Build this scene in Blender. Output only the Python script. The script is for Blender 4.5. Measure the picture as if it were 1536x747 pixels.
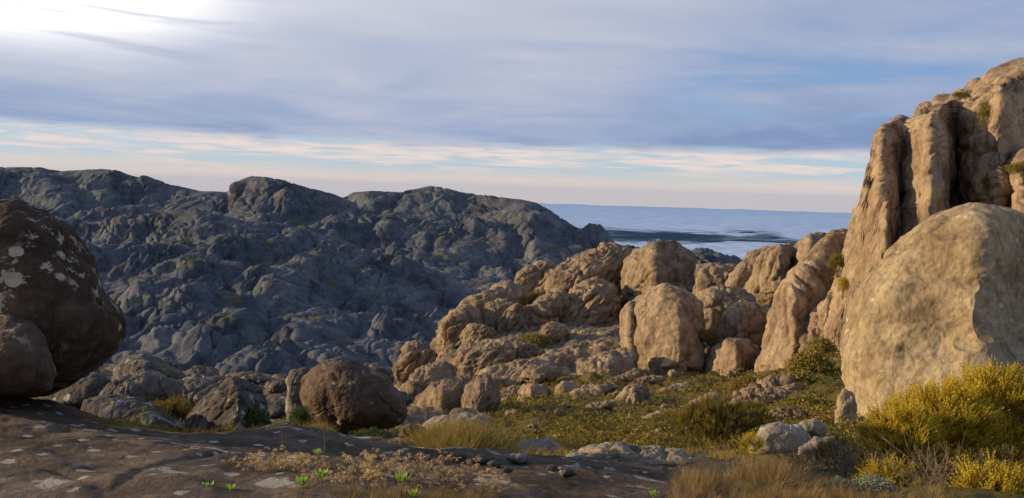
import bpy, math, random
import numpy as np
from mathutils import Matrix, Vector

# ------------------------------------------------------------------ camera, light, sky
F = 1150.0                      # focal length in photograph pixels (1536 wide)
PITCH = math.atan((373.5 - 291.0) / F)
ROLL = math.radians(1.72)
SUN_AZ, SUN_EL = -87.0, 12.5    # degrees; azimuth from straight ahead, positive to the right

scene = bpy.context.scene
for o in list(bpy.data.objects):
    bpy.data.objects.remove(o)
cam = bpy.data.cameras.new('camera')
cam_o = bpy.data.objects.new('camera', cam)
scene.collection.objects.link(cam_o)
cam.sensor_width = 36.0
cam.lens = 36.0 * F / 1536.0
cam.clip_start = 0.05
cam.clip_end = 400000.0
RM = (Matrix.Rotation(math.radians(90), 3, 'X'))
RM = Matrix.Rotation(-PITCH, 3, 'X') @ RM @ Matrix.Rotation(ROLL, 3, 'Z')
cam_o.matrix_world = RM.to_4x4()
scene.camera = cam_o
R = np.array(RM)
scene.view_settings.view_transform = 'Standard'
scene.view_settings.look = 'None'
scene.view_settings.exposure = 0.3
scene.view_settings.gamma = 1.0


def lin(r, g, b, a=1.0):
    f = lambda c: ((c / 255 + 0.055) / 1.055) ** 2.4 if c > 10.31 else c / 255 / 12.92
    return (f(r), f(g), f(b), a)


sun = bpy.data.lights.new('sun', 'SUN')
sun.energy = 5.0
sun.angle = math.radians(0.5)
sun.color = (1.0, 0.75, 0.42)
sun_o = bpy.data.objects.new('sun', sun)
scene.collection.objects.link(sun_o)
az, el = math.radians(SUN_AZ), math.radians(SUN_EL)
sd = Vector((math.sin(az) * math.cos(el), math.cos(az) * math.cos(el), math.sin(el)))
sun_o.rotation_euler = sd.to_track_quat('Z', 'Y').to_euler()


class NT:
    """tiny helper to write node trees"""
    def __init__(s, tree):
        s.t = tree

    def n(s, typ, **kw):
        nd = s.t.nodes.new(typ)
        for k, v in kw.items():
            setattr(nd, k, v)
        return nd

    def put(s, sock, v):
        if v is None:
            return
        if hasattr(v, 'is_output'):
            s.t.links.new(v, sock)
        else:
            sock.default_value = v

    def m(s, op, a, b=None, c=None, clamp=False):
        nd = s.n('ShaderNodeMath', operation=op, use_clamp=clamp)
        s.put(nd.inputs[0], a); s.put(nd.inputs[1], b)
        if c is not None:
            s.put(nd.inputs[2], c)
        return nd.outputs[0]

    def vm(s, op, a, b=None):
        nd = s.n('ShaderNodeVectorMath', operation=op)
        s.put(nd.inputs[0], a); s.put(nd.inputs[1], b)
        return nd.outputs[0]

    def noise(s, vec, scale, detail=4, rough=0.55, dist=0.0):
        nd = s.n('ShaderNodeTexNoise')
        s.put(nd.inputs['Vector'], vec)
        nd.inputs['Scale'].default_value = scale
        nd.inputs['Detail'].default_value = detail
        nd.inputs['Roughness'].default_value = rough
        nd.inputs['Distortion'].default_value = dist
        return nd.outputs['Fac']

    def vor(s, vec, scale, feature='F1', out='Distance', rnd=1.0):
        nd = s.n('ShaderNodeTexVoronoi', feature=feature)
        s.put(nd.inputs['Vector'], vec)
        nd.inputs['Scale'].default_value = scale
        nd.inputs['Randomness'].default_value = rnd
        return nd.outputs[out]

    def smooth(s, v, lo, hi):
        nd = s.n('ShaderNodeMapRange', interpolation_type='SMOOTHSTEP')
        s.put(nd.inputs[0], v)
        nd.inputs[1].default_value = lo; nd.inputs[2].default_value = hi
        return nd.outputs[0]

    def mix(s, f, a, b, mode='MIX'):
        nd = s.n('ShaderNodeMix', data_type='RGBA', blend_type=mode)
        s.put(nd.inputs[0], f); s.put(nd.inputs[6], a); s.put(nd.inputs[7], b)
        return nd.outputs[2]

    def ramp(s, v, stops, interp='LINEAR'):
        nd = s.n('ShaderNodeValToRGB')
        nd.color_ramp.interpolation = interp
        els = nd.color_ramp.elements
        while len(els) < len(stops):
            els.new(0.5)
        for e, (p, c) in zip(els, stops):
            e.position = p; e.color = c
        s.put(nd.inputs[0], v)
        return nd.outputs[0]


world = bpy.data.worlds.new('World')
scene.world = world
world.use_nodes = True
wt = world.node_tree
wt.nodes.clear()
N = NT(wt)
sky = N.n('ShaderNodeTexSky', sky_type='NISHITA')
sky.sun_disc = False
sky.sun_elevation = el
sky.sun_rotation = az
sky.altitude = 2500
sky.air_density = 1.0
sky.dust_density = 0.6
sky.ozone_density = 1.5
SKY = 0.10
tc = N.n('ShaderNodeTexCoord').outputs['Generated']
sep = N.n('ShaderNodeSeparateXYZ'); wt.links.new(tc, sep.inputs[0])
X, Y, Z = sep.outputs
elv = N.m('MULTIPLY', N.m('ARCSINE', Z), 57.2958)                 # elevation in degrees
azi = N.m('MULTIPLY', N.m('ARCTAN2', X, Y), 57.2958)               # azimuth in degrees
zz = N.m('ADD', N.m('MAXIMUM', Z, 0.0), 0.035)
pl = N.n('ShaderNodeCombineXYZ')
N.put(pl.inputs[0], N.m('DIVIDE', X, zz)); N.put(pl.inputs[1], N.m('DIVIDE', Y, zz))
plane = pl.outputs[0]
cae = N.n('ShaderNodeCombineXYZ')                                    # azimuth/elevation space for long flat streaks
N.put(cae.inputs[0], N.m('MULTIPLY', azi, 0.045)); N.put(cae.inputs[1], N.m('ADD', N.m('MULTIPLY', elv, 0.55), N.m('MULTIPLY', azi, 0.004)))
ae = cae.outputs[0]
clear = N.mix(1.0, sky.outputs[0], (SKY, SKY, SKY, 1), 'MULTIPLY')
low = N.ramp(N.m('DIVIDE', elv, 12.0, clamp=True),
             [(0.0, lin(232, 212, 205)), (0.09, lin(226, 216, 212)), (0.17, lin(198, 213, 222)), (0.36, lin(178, 204, 226)), (0.6, lin(132, 172, 218)), (1.0, lin(118, 158, 210))])
clear = N.mix(0.8, clear, low)
# thin streaks of cloud between horizon and deck
st = N.noise(ae, 2.2, 6, 0.6, 0.6)
stm = N.smooth(N.m('ADD', st, N.m('MULTIPLY', N.m('ABSOLUTE', N.m('SUBTRACT', elv, 3.0)), -0.09)), 0.33, 0.52)
st2 = N.noise(ae, 6.0, 6, 0.65, 0.4)
stm = N.m('MULTIPLY', stm, N.smooth(st2, 0.25, 0.6))
stm = N.m('MULTIPLY', stm, N.smooth(elv, 1.2, 2.2))
stm = N.m('MULTIPLY', stm, 0.85)
skyc = N.mix(stm, clear, lin(255, 228, 212))
lowm = N.m('MULTIPLY', N.smooth(N.m('ADD', elv, N.m('MULTIPLY', st, -1.4)), 1.3, -0.2), 0.85)
skyc = N.mix(lowm, skyc, lin(255, 228, 202))
# the high grey-blue deck
dn = N.noise(plane, 0.22, 7, 0.6, 0.6)
dn2 = N.noise(plane, 0.55, 7, 0.58, 1.0)
edge = N.m('ADD', elv, N.m('MULTIPLY', N.m('SUBTRACT', st, 0.5), 2.2))
deck = N.smooth(edge, 3.15, 4.1)
hole = N.m('MULTIPLY', N.m('MULTIPLY', N.smooth(azi, 7.0, 17.0), N.smooth(N.m('ADD', elv, N.m('MULTIPLY', N.m('SUBTRACT', dn, 0.5), 9.0)), 12.5, 8.0)),
           N.smooth(N.m('ADD', elv, N.m('MULTIPLY', N.m('SUBTRACT', dn2, 0.5), 3.0)), 4.6, 6.6))
thin = N.m('MULTIPLY', hole, N.smooth(dn2, 0.60, 0.38))
deck = N.m('MULTIPLY', deck, N.m('SUBTRACT', 1.0, N.m('MULTIPLY', thin, 0.85)))
tone = N.m('ADD', N.m('MULTIPLY', dn, 0.8), N.m('MULTIPLY', dn2, 0.35))
tone = N.m('ADD', tone, N.m('MULTIPLY', N.m('SUBTRACT', N.m('MAXIMUM', N.m('MINIMUM', elv, N.m('SUBTRACT', 28.0, elv)), 3.0), 9.0), 0.018))
tone = N.m('SUBTRACT', tone, N.m('MULTIPLY', N.smooth(azi, 0.0, 22.0), 0.12))
deckc = N.ramp(tone, [(0.32, lin(132, 153, 190)), (0.48, lin(160, 174, 203)), (0.62, lin(186, 191, 210)), (0.82, lin(210, 211, 222))])
skyc = N.mix(deck, skyc, deckc)
# glow of the hidden sun's cloud gap, upper left
def lobe(a0, e0, sa, se, k):
    da = N.m('DIVIDE', N.m('SUBTRACT', azi, a0), sa)
    de = N.m('DIVIDE', N.m('SUBTRACT', elv, e0), se)
    rr = N.m('ADD', N.m('MULTIPLY', da, da), N.m('MULTIPLY', de, de))
    return N.m('MULTIPLY', N.m('EXPONENT', N.m('MULTIPLY', rr, -1.0)), k)
g = N.m('ADD', lobe(-29.0, 14.4, 8.0, 4.0, 1.1), lobe(-38.0, 11.0, 10.0, 2.2, 1.0))
g = N.m('MULTIPLY', g, N.smooth(N.noise(ae, 1.5, 5, 0.5, 0.8), 0.22, 0.62))
wide = lobe(-27.0, 14.0, 22.0, 6.5, 0.40)
skyc = N.mix(N.m('MINIMUM', wide, 1.0), skyc, lin(226, 226, 234))
skyc = N.mix(N.m('MINIMUM', N.m('MULTIPLY', g, 1.5), 1.0), skyc, (1.25, 1.22, 1.2, 1))
bg = N.n('ShaderNodeBackground')
wt.links.new(skyc, bg.inputs[0]); bg.inputs[1].default_value = 0.82
# the clear sky is scaled to SKY above, cloud colours are given as the camera saw them
out = N.n('ShaderNodeOutputWorld'); wt.links.new(bg.outputs[0], out.inputs[0])

# ------------------------------------------------------------------ geometry helpers


def P(px, py, d):
    """world position of the point seen at photograph pixel (px,py), d metres deep"""
    px = np.asarray(px, float); py = np.asarray(py, float); d = np.asarray(d, float)
    c = np.stack(np.broadcast_arrays((px - 768.0) / F * d, -(py - 373.5) / F * d, -d), -1)
    return c @ R.T


_rs = np.random.RandomState(7)
PERM = np.concatenate([_rs.permutation(256)] * 3).astype(np.int64)
GR = _rs.normal(size=(256, 3)); GR /= np.linalg.norm(GR, axis=1)[:, None]
GR = GR.astype(np.float32)
JIT = _rs.rand(256, 3).astype(np.float32)


def pn(p, seed=0):
    p = np.asarray(p, np.float32) + np.float32(seed * 17.31)
    i = np.floor(p).astype(np.int64); f = p - i
    u = f * f * f * (f * (f * 6 - 15) + 10)
    res = 0
    for dx in (0, 1):
        for dy in (0, 1):
            for dz in (0, 1):
                h = PERM[PERM[PERM[(i[:, 0] + dx) & 255] + ((i[:, 1] + dy) & 255)] + ((i[:, 2] + dz) & 255)]
                g = GR[h]
                v = g[:, 0] * (f[:, 0] - dx) + g[:, 1] * (f[:, 1] - dy) + g[:, 2] * (f[:, 2] - dz)
                w = (u[:, 0] if dx else 1 - u[:, 0]) * (u[:, 1] if dy else 1 - u[:, 1]) * (u[:, 2] if dz else 1 - u[:, 2])
                res = res + v * w
    return res * 1.5


def fbm(p, oct=4, seed=0, lac=2.1, gain=0.5):
    a, s, k = 1.0, 0, 1.0
    for o in range(oct):
        s = s + a * pn(p * k, seed + o)
        a *= gain; k *= lac
    return s


def worley(p, seed=0):
    p = np.asarray(p, np.float32) + np.float32(seed * 11.7)
    i = np.floor(p).astype(np.int64); f = (p - i).astype(np.float32)
    f1 = np.full(len(p), 9.0, np.float32); f2 = f1.copy(); cid = np.zeros(len(p), np.int64)
    for dx in (-1, 0, 1):
        for dy in (-1, 0, 1):
            for dz in (-1, 0, 1):
                h = PERM[PERM[PERM[(i[:, 0] + dx) & 255] + ((i[:, 1] + dy) & 255)] + ((i[:, 2] + dz) & 255)]
                j = JIT[h]
                d = np.sqrt((j[:, 0] + dx - f[:, 0]) ** 2 + (j[:, 1] + dy - f[:, 1]) ** 2 + (j[:, 2] + dz - f[:, 2]) ** 2)
                n = d < f1
                f2 = np.where(n, f1, np.minimum(f2, d)); cid = np.where(n, h, cid)
                f1 = np.where(n, d, f1)
    return f1, f2, cid


def mesh(name, V, Fc, mats, smooth=True, origin=None, attrs=None, mi=None):
    V = np.asarray(V, np.float32); Fc = np.asarray(Fc, np.int32)
    if origin is None:
        origin = V.mean(0); origin = np.array([origin[0], origin[1], V[:, 2].min()])
    me = bpy.data.meshes.new(name)
    me.vertices.add(len(V)); me.vertices.foreach_set('co', (V - origin).astype(np.float32).ravel())
    k = Fc.shape[1]
    me.loops.add(Fc.size); me.loops.foreach_set('vertex_index', Fc.ravel())
    me.polygons.add(len(Fc)); me.polygons.foreach_set('loop_start', np.arange(0, Fc.size, k, dtype=np.int32))
    me.polygons.foreach_set('loop_total', np.full(len(Fc), k, np.int32))
    me.polygons.foreach_set('use_smooth', np.full(len(Fc), smooth))
    for m_ in (mats if isinstance(mats, (list, tuple)) else [mats]):
        me.materials.append(m_)
    if mi is not None:
        me.polygons.foreach_set('material_index', np.asarray(mi, np.int32))
    if attrs:
        for kx, v in attrs.items():
            at = me.attributes.new(kx, 'FLOAT', 'POINT'); at.data.foreach_set('value', np.asarray(v, np.float32))
    me.update()
    o = bpy.data.objects.new(name, me); o.location = origin
    scene.collection.objects.link(o)
    return o


def tag(o, label, cat, group=None, kind=None):
    o['label'] = label
    o['kind'] = kind or 'thing'
    if cat:
        o['category'] = cat
    if group:
        o['group'] = group
    return o


_ico = {}


def ico(n):
    if n not in _ico:
        import bmesh
        bm = bmesh.new(); bmesh.ops.create_icosphere(bm, subdivisions=n, radius=1.0)
        V = np.array([v.co[:] for v in bm.verts], np.float64)
        Fc = np.array([[v.index for v in f.verts] for f in bm.faces], np.int32)
        bm.free(); _ico[n] = (V, Fc)
    return _ico[n]


def vnormals(V, Fc):
    a = V[Fc[:, 1]] - V[Fc[:, 0]]; b = V[Fc[:, -1]] - V[Fc[:, 0]]
    fn = np.cross(a, b)
    n = np.zeros_like(V)
    for k in range(Fc.shape[1]):
        for c in range(3):
            n[:, c] += np.bincount(Fc[:, k], fn[:, c], len(V))
    return n / (np.linalg.norm(n, axis=1)[:, None] + 1e-12)


# ------------------------------------------------------------------ materials


def new_mat(name):
    m_ = bpy.data.materials.new(name); m_.use_nodes = True
    t = m_.node_tree; t.nodes.clear()
    n = NT(t)
    o = n.n('ShaderNodeOutputMaterial'); b = n.n('ShaderNodeBsdfPrincipled')
    t.links.new(b.outputs[0], o.inputs[0])
    b.inputs['Roughness'].default_value = 0.92
    b.inputs['Specular IOR Level'].default_value = 0.15
    return m_, n, b


def rock_mat(name, ca, cb, cc, S=1.0, lichen=0.0, lichen_c=(0.55, 0.52, 0.44, 1), lscale=1.0, streak=0.4,
             bump=0.6, joints=0.18, orange=0.0, moss=0.0, bdist=0.05, mottle=0.5):
    """S = size in metres of the main colour mottling"""
    m_, n, b = new_mat(name)
    pos = n.n('ShaderNodeNewGeometry').outputs['Position']
    nrm = n.n('ShaderNodeNewGeometry').outputs['Normal']
    p = n.vm('MULTIPLY', pos, (1 / S, 1 / S, 1 / S))
    n1 = n.noise(p, 0.7, 8, 0.62, 0.3)
    col = n.ramp(n1, [(0.30, ca), (0.5, cb), (0.72, cc)])
    # fine speckle
    n2 = n.noise(p, 9.0, 6, 0.7)
    col = n.mix(mottle, col, n.ramp(n2, [(0.3, (0.5, 0.5, 0.5, 1)), (0.7, (1.35, 1.35, 1.35, 1))]), 'MULTIPLY')
    nb_ = n.noise(n.vm('ADD', p, (5.0, 3.0, 8.0)), 2.6, 9, 0.74, 0.5)
    col = n.mix(0.8, col, n.ramp(nb_, [(0.34, (0.52, 0.48, 0.45, 1)), (0.5, (1, 1, 1, 1)), (0.66, (1.28, 1.22, 1.12, 1))]), 'MULTIPLY')
    # dark water stains running down
    ps = n.vm('MULTIPLY', p, (3.0, 3.0, 0.35))
    n3 = n.noise(ps, 1.0, 5, 0.6, 0.4)
    stf = n.m('MULTIPLY', n.smooth(n3, 0.50, 0.70), streak)
    col = n.mix(stf, col, n.mix(1.0, col, (0.38, 0.34, 0.32, 1), 'MULTIPLY'))
    ps2 = n.vm('MULTIPLY', n.vm('ADD', p, (2.0, 6.0, 1.0)), (8.0, 8.0, 0.55))
    n9 = n.noise(ps2, 1.0, 6, 0.65, 0.5)
    s9 = n.m('MULTIPLY', n.m('MULTIPLY', n.smooth(n9, 0.55, 0.66), n.smooth(n1, 0.38, 0.56)), streak)
    col = n.mix(s9, col, n.mix(1.0, col, (0.42, 0.36, 0.33, 1), 'MULTIPLY'))
    if orange:
        n6 = n.noise(p, 1.3, 6, 0.7, 0.5)
        col = n.mix(n.m('MULTIPLY', n.smooth(n6, 0.56, 0.72), orange), col, (0.16, 0.085, 0.03, 1))
    if lichen:
        pw = n.vm('ADD', p, n.vm('MULTIPLY', n.n('ShaderNodeTexNoise').outputs['Color'], (0, 0, 0)))
        wn = n.noise(p, 5.0 * lscale, 5, 0.65)
        v = n.vor(p, 2.0 * lscale, 'F1')
        lm = n.smooth(n.m('ADD', v, n.m('MULTIPLY', wn, 0.28)), 0.40, 0.36)
        big = n.smooth(n.noise(p, 0.55 * lscale, 4, 0.6), 0.63 - 0.22 * lichen, 0.67 - 0.18 * lichen)
        v2 = n.noise(p, 3.2 * lscale, 7, 0.72, 0.2)
        lm2 = n.m('MULTIPLY', n.smooth(v2, 0.555, 0.575), n.smooth(n.noise(p, 0.8 * lscale, 3, 0.5), 0.50, 0.62))
        lm = n.m('MAXIMUM', n.m('MULTIPLY', lm, big), n.m('MULTIPLY', lm2, min(1, lichen * 1.2)))
        lc = n.mix(n2, n.mix(1.0, lichen_c, (0.62, 0.62, 0.6, 1), 'MULTIPLY'), lichen_c)
        col = n.mix(n.m('MULTIPLY', lm, 0.9), col, lc)
    if moss:
        sx = n.n('ShaderNodeSeparateXYZ'); n.put(sx.inputs[0], nrm)
        mm = n.m('MULTIPLY', n.smooth(sx.outputs[2], 0.55, 0.85), n.smooth(n.noise(p, 1.6, 6, 0.65), 0.58 - 0.12 * moss, 0.66 - 0.1 * moss))
        col = n.mix(n.m('MULTIPLY', mm, 0.85), col, (0.11, 0.10, 0.028, 1))
    n.put(b.inputs['Base Color'], col)
    h = n.m('ADD', n.m('MULTIPLY', n1, 0.8), n.m('MULTIPLY', n2, 0.45))
    h = n.m('SUBTRACT', h, n.m('MULTIPLY', n.smooth(n9, 0.56, 0.64), 0.10))
    h = n.m('ADD', h, n.m('MULTIPLY', n.noise(p, 30.0, 6, 0.7), 0.12))
    if bump:
        cr = n.vor(n.vm('ADD', n.vm('MULTIPLY', p, (1.0, 1.0, 0.55)), n.vm('MULTIPLY', pos, (0, 0, 0))), 1.7, 'DISTANCE_TO_EDGE')
        h = n.m('ADD', h, n.m('MULTIPLY', n.smooth(cr, 0.0, 0.05), joints))
        h = n.m('ADD', h, n.m('MULTIPLY', n3, 0.5))
    bp = n.n('ShaderNodeBump'); bp.inputs['Strength'].default_value = bump
    bp.inputs['Distance'].default_value = bdist
    n.put(bp.inputs['Height'], h)
    n.put(b.inputs['Normal'], bp.outputs[0])
    return m_


M_dark = rock_mat('lichened_dark_rock', (0.035, 0.023, 0.016, 1), (0.075, 0.050, 0.034, 1), (0.13, 0.092, 0.066, 1), S=0.55, joints=0.0, lichen=0.75,
                  lichen_c=(0.50, 0.42, 0.30, 1), lscale=1.0, streak=0.4, bump=0.7, bdist=0.06, orange=0.5)
M_brown = rock_mat('brown_rock', (0.06, 0.04, 0.03, 1), (0.115, 0.08, 0.06, 1), (0.19, 0.14, 0.10, 1), S=0.5, joints=0.0, lichen=0.35,
                   lichen_c=(0.5, 0.44, 0.34, 1), lscale=1.2, streak=0.3, bump=0.6, bdist=0.05)
M_grey = rock_mat('grey_lichened_rock', (0.05, 0.043, 0.04, 1), (0.10, 0.088, 0.08, 1), (0.19, 0.17, 0.15, 1), S=1.4, lichen=0.7,
                  lichen_c=(0.42, 0.41, 0.38, 1), lscale=1.2, streak=0.5, bump=0.7, bdist=0.12, moss=0.4)
M_bank = rock_mat('pale_lichened_rock', (0.14, 0.115, 0.09, 1), (0.26, 0.22, 0.175, 1), (0.38, 0.34, 0.28, 1), S=0.7, lichen=0.4, lichen_c=(0.5, 0.48, 0.42, 1), lscale=1.2, streak=0.4, joints=0.0, bump=0.6, bdist=0.06)
M_tan = rock_mat('tan_granite', (0.15, 0.102, 0.068, 1), (0.29, 0.213, 0.142, 1), (0.42, 0.325, 0.22, 1), S=6.0, joints=0.0, streak=0.75,
                 bump=0.75, bdist=0.55, mottle=0.35, lichen=0.2, lichen_c=(0.5, 0.44, 0.34, 1), lscale=2.0)
M_tan_near = rock_mat('tan_granite_near', (0.19, 0.138, 0.085, 1), (0.31, 0.24, 0.150, 1), (0.42, 0.345, 0.225, 1), S=2.2, streak=0.6, joints=0.0,
                      bump=0.7, bdist=0.22, mottle=0.55, lichen=0.2, lichen_c=(0.55, 0.48, 0.36, 1), lscale=2.4)
M_ridge = rock_mat('ridge_granite', (0.13, 0.092, 0.063, 1), (0.255, 0.19, 0.127, 1), (0.37, 0.29, 0.197, 1), S=5.0, joints=0.0, streak=0.65,
                   bump=0.8, bdist=0.6, mottle=0.4, moss=0.25)
M_mtn = rock_mat('mountain_rock_shade_blue', (0.045, 0.052, 0.066, 1), (0.10, 0.112, 0.136, 1), (0.175, 0.178, 0.19, 1), S=45.0, streak=0.55,  # grey rock with the blue cast of shade light mixed into its colour
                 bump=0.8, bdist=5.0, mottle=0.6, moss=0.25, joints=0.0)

# ------------------------------------------------------------------ rock builder

CNT = [0]


def relief(V, n, size, seed, lump=0.10, flute=0.03, fk=7.0, crack=0.03, ck=2.2, pillow=0.0, fine=0.012, vz=0.2, tilt=0.0, joint=0.016):
    q = V / size
    if tilt:
        q = q.copy(); q[:, 0] = q[:, 0] + tilt * q[:, 2]
    h = np.zeros(len(V))
    if lump:
        h += lump * fbm(q * 1.7, 3, seed)
    w = np.stack([fbm(q * 2.0, 2, seed + 31), fbm(q * 2.0, 2, seed + 57), fbm(q * 2.0, 2, seed + 73)], 1) * 0.16
    if flute:
        g = (q + w * 0.8) * np.array([fk, fk, fk * vz])
        a = pn(g, seed + 5)
        msk = np.clip(fbm(q * 1.5, 2, seed + 9) * 1.6 + 0.55, 0, 1)
        h += flute * msk * (np.abs(a) * 1.1 - np.exp(-(a / 0.10) ** 2) * 0.75)
        b = pn(g * np.array([2.1, 2.1, 1.8]), seed + 6)
        h += flute * 0.4 * (np.abs(b) - 0.2)
    if crack:
        f1, f2, _ = worley((q + w * 0.45) * np.array([ck, ck, ck * 0.75]), seed)
        e = f2 - f1
        h -= crack * np.exp(-(e / 0.07) ** 2)
        h += crack * 0.9 * np.sqrt(np.clip(e, 0, 1))
        if pillow:
            f1, f2, _ = worley((q + w * 0.3) * ck * 2.7, seed + 3)
            e = f2 - f1
            h += pillow * (np.sqrt(np.clip(e, 0, 1)) - 0.45) - pillow * 0.5 * np.exp(-(e / 0.08) ** 2)
    if joint:
        rj = np.random.RandomState(seed + 400)
        for (nx, ny, nz, kj) in ((0.25, 0.1, 1.0, 2.3), (1.0, 0.5, 0.25, 1.7), (-0.55, 0.3, 0.9, 3.7), (0.8, -0.6, -0.3, 3.1)):
            t = (q @ (np.array([nx, ny, nz]) + rj.normal(size=3) * 0.18)) * kj + 0.35 * fbm(q * 1.6, 3, seed + 60 + int(kj * 7))
            c = np.floor(t); fr = t - c
            hs_ = lambda a: (np.sin(a * 127.1 + seed * 3.7) * 43758.5453) % 1.0
            sm = np.clip(fr / 0.12, 0, 1); sm = sm * sm * (3 - 2 * sm)
            on = np.clip(fbm(q * 1.4 + kj, 2, seed + 80) * 2.2 + 0.45, 0, 1)
            h += joint * on * ((hs_(c - 1) * (1 - sm) + hs_(c) * sm) - 0.5) * 1.3
            h -= joint * on * np.exp(-((fr - 0.05) / 0.035) ** 2) * 0.7
    if fine:
        h += fine * fbm(q * 11.0, 4, seed + 20, gain=0.6)
    return V + n * (h * size)[:, None]


def rock(name, label, cat, outline, d, thick=None, prof=None, lean=0.0, turn=0.0, sub=6, mat=None, boxy=0.8, group=None,
         kscale=1.0, seed=None, psm=0.05, grow=1.0, keep=0.0, **rel):
    CNT[0] += 1
    seed = CNT[0] if seed is None else seed
    ol = np.array(outline, float)
    ol = (ol - ol.mean(0)) * grow + ol.mean(0)
    x0, x1, y0, y1 = ol[:, 0].min(), ol[:, 0].max(), ol[:, 1].min(), ol[:, 1].max()
    cx, cy = (x0 + x1) / 2, (y0 + y1) / 2
    # area centroid
    a = ol; b_ = np.roll(ol, -1, 0); cr = a[:, 0] * b_[:, 1] - b_[:, 0] * a[:, 1]
    if abs(cr.sum()) > 1e-6:
        cx = ((a[:, 0] + b_[:, 0]) * cr).sum() / (3 * cr.sum()); cy = ((a[:, 1] + b_[:, 1]) * cr).sum() / (3 * cr.sum())
    # dense outline -> radius by angle
    t = np.linspace(0, 1, 40, endpoint=False)
    dense = (a[:, None, :] * (1 - t)[None, :, None] + b_[:, None, :] * t[None, :, None]).reshape(-1, 2)
    th = np.arctan2(dense[:, 1] - cy, dense[:, 0] - cx); rr = np.hypot(dense[:, 0] - cx, dense[:, 1] - cy)
    nb = 240
    bins = np.zeros(nb)
    bi = ((th + math.pi) / (2 * math.pi) * nb).astype(int) % nb
    np.maximum.at(bins, bi, rr)
    idx = np.arange(nb); ok = bins > 0
    bins = np.interp(idx, np.concatenate([idx[ok] - nb, idx[ok], idx[ok] + nb]), np.tile(bins[ok], 3))
    ker = np.array([1, 2, 3, 2, 1.]); ker /= ker.sum()
    bins = np.convolve(np.concatenate([bins[-4:], bins, bins[:4]]), ker, 'same')[4:-4]
    V, Fc = ico(sub)
    n = V.copy()
    rho = np.hypot(n[:, 0], n[:, 1]); ang = np.arctan2(n[:, 1], n[:, 0])
    fi = (ang + math.pi) / (2 * math.pi) * nb - 0.5
    r = np.interp(fi, np.arange(-1, nb + 1), np.concatenate([bins[-1:], bins, bins[:1]]))
    s = np.sin(np.arcsin(np.clip(rho, 0, 1))) ** boxy
    w = (x1 - x0) / F * d; hgt = (y1 - y0) / F * d
    if thick is None:
        thick = 0.45 * min(w, hgt * 1.3)
    zc = np.sign(n[:, 2]) * np.abs(n[:, 2]) ** max(0.6, boxy)
    px = cx + r * np.cos(ang) * s; py = cy + r * np.sin(ang) * s
    um = (px - cx) / F * d; vm_ = (cy - py) / F * d
    dep = d - thick * zc - turn * um + lean * vm_
    if prof is not None:
        pr = np.array(prof, float)
        gx_ = np.linspace(x0 - 20, x1 + 20, 400); pv = np.interp(gx_, pr[:, 0], pr[:, 1])
        kw = max(3, int(400 * psm)); kk = np.hanning(kw + 2); kk /= kk.sum()
        pv = np.convolve(np.pad(pv, kw, 'edge'), kk, 'same')[kw:-kw]
        dep = dep + np.interp(px + (x1 - x0) * 0.035 * fbm(np.stack([px / 70, py / 45, px * 0], 1) * (200 / (x1 - x0)), 3, seed), gx_, pv)
    W = P(px, py, dep)
    Fc2 = Fc
    # orientation: make normals outward
    nn = vnormals(W, Fc2)
    if (nn * (W - W.mean(0))).sum() < 0:
        Fc2 = Fc[:, ::-1]; nn = -nn
    size = math.sqrt(max(w, .01) * max(hgt, .01)) * kscale
    W = relief(W, nn, size, seed, **rel)
    o = mesh(name, W, Fc2, mat or M_ridge)
    tag(o, label, cat, group)
    return o


# ------------------------------------------------------------------ lofted land


def ev(curve, xs):
    c = np.array(curve, float)
    # smooth-ish interpolation through the points
    y = np.interp(xs, c[:, 0], c[:, 1]); d = np.exp(np.interp(xs, c[:, 0], np.log(c[:, 2])))
    return y, d


def loft(curves, xs, seg):
    """curves: list of [(px,py,depth)...]; seg: rows between successive curves; returns grid of world points"""
    C = []
    for c in curves:
        if callable(c):
            C.append(c(xs))
        else:
            y, d = ev(c, xs); C.append(P(xs, y, d))
    C = np.array(C)
    rows = []
    n = len(C)
    for i in range(n - 1):
        p1, p2 = C[i], C[i + 1]
        p0 = C[i - 1] if i > 0 else p1 - (p2 - p1)
        p3 = C[i + 2] if i + 2 < n else p2 + (p2 - p1)
        # knot spacing so uneven spans do not overshoot
        l01 = np.linalg.norm(p1 - p0, axis=1)[:, None] + 1e-6; l12 = np.linalg.norm(p2 - p1, axis=1)[:, None] + 1e-6; l23 = np.linalg.norm(p3 - p2, axis=1)[:, None] + 1e-6
        m1 = ((p1 - p0) / l01 * l12 + (p2 - p1) / l12 * l01) / (l01 + l12) * l12
        m2 = ((p2 - p1) / l12 * l23 + (p3 - p2) / l23 * l12) / (l12 + l23) * l12
        k = seg[i]
        for j in range(k + (1 if i == n - 2 else 0)):
            t = j / k
            h00 = 2 * t ** 3 - 3 * t ** 2 + 1; h10 = t ** 3 - 2 * t ** 2 + t; h01 = -2 * t ** 3 + 3 * t ** 2; h11 = t ** 3 - t ** 2
            rows.append(h00 * p1 + h10 * m1 + h01 * p2 + h11 * m2)
    G = np.array(rows)
    return G


def grid_faces(nr, nc):
    i = np.arange(nr * nc).reshape(nr, nc)
    return np.stack([i[:-1, :-1].ravel(), i[:-1, 1:].ravel(), i[1:, 1:].ravel(), i[1:, :-1].ravel()], 1)


def smooth_curve(c, xs_pad=0):
    return c


# ---- far skyline mountain
def xgrid(a, b, inner_a, inner_b, step, ostep):
    l = np.arange(a, inner_a, ostep); m_ = np.arange(inner_a, inner_b, step); r_ = np.arange(inner_b, b + ostep, ostep)
    return np.concatenate([l, m_, r_])


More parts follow.
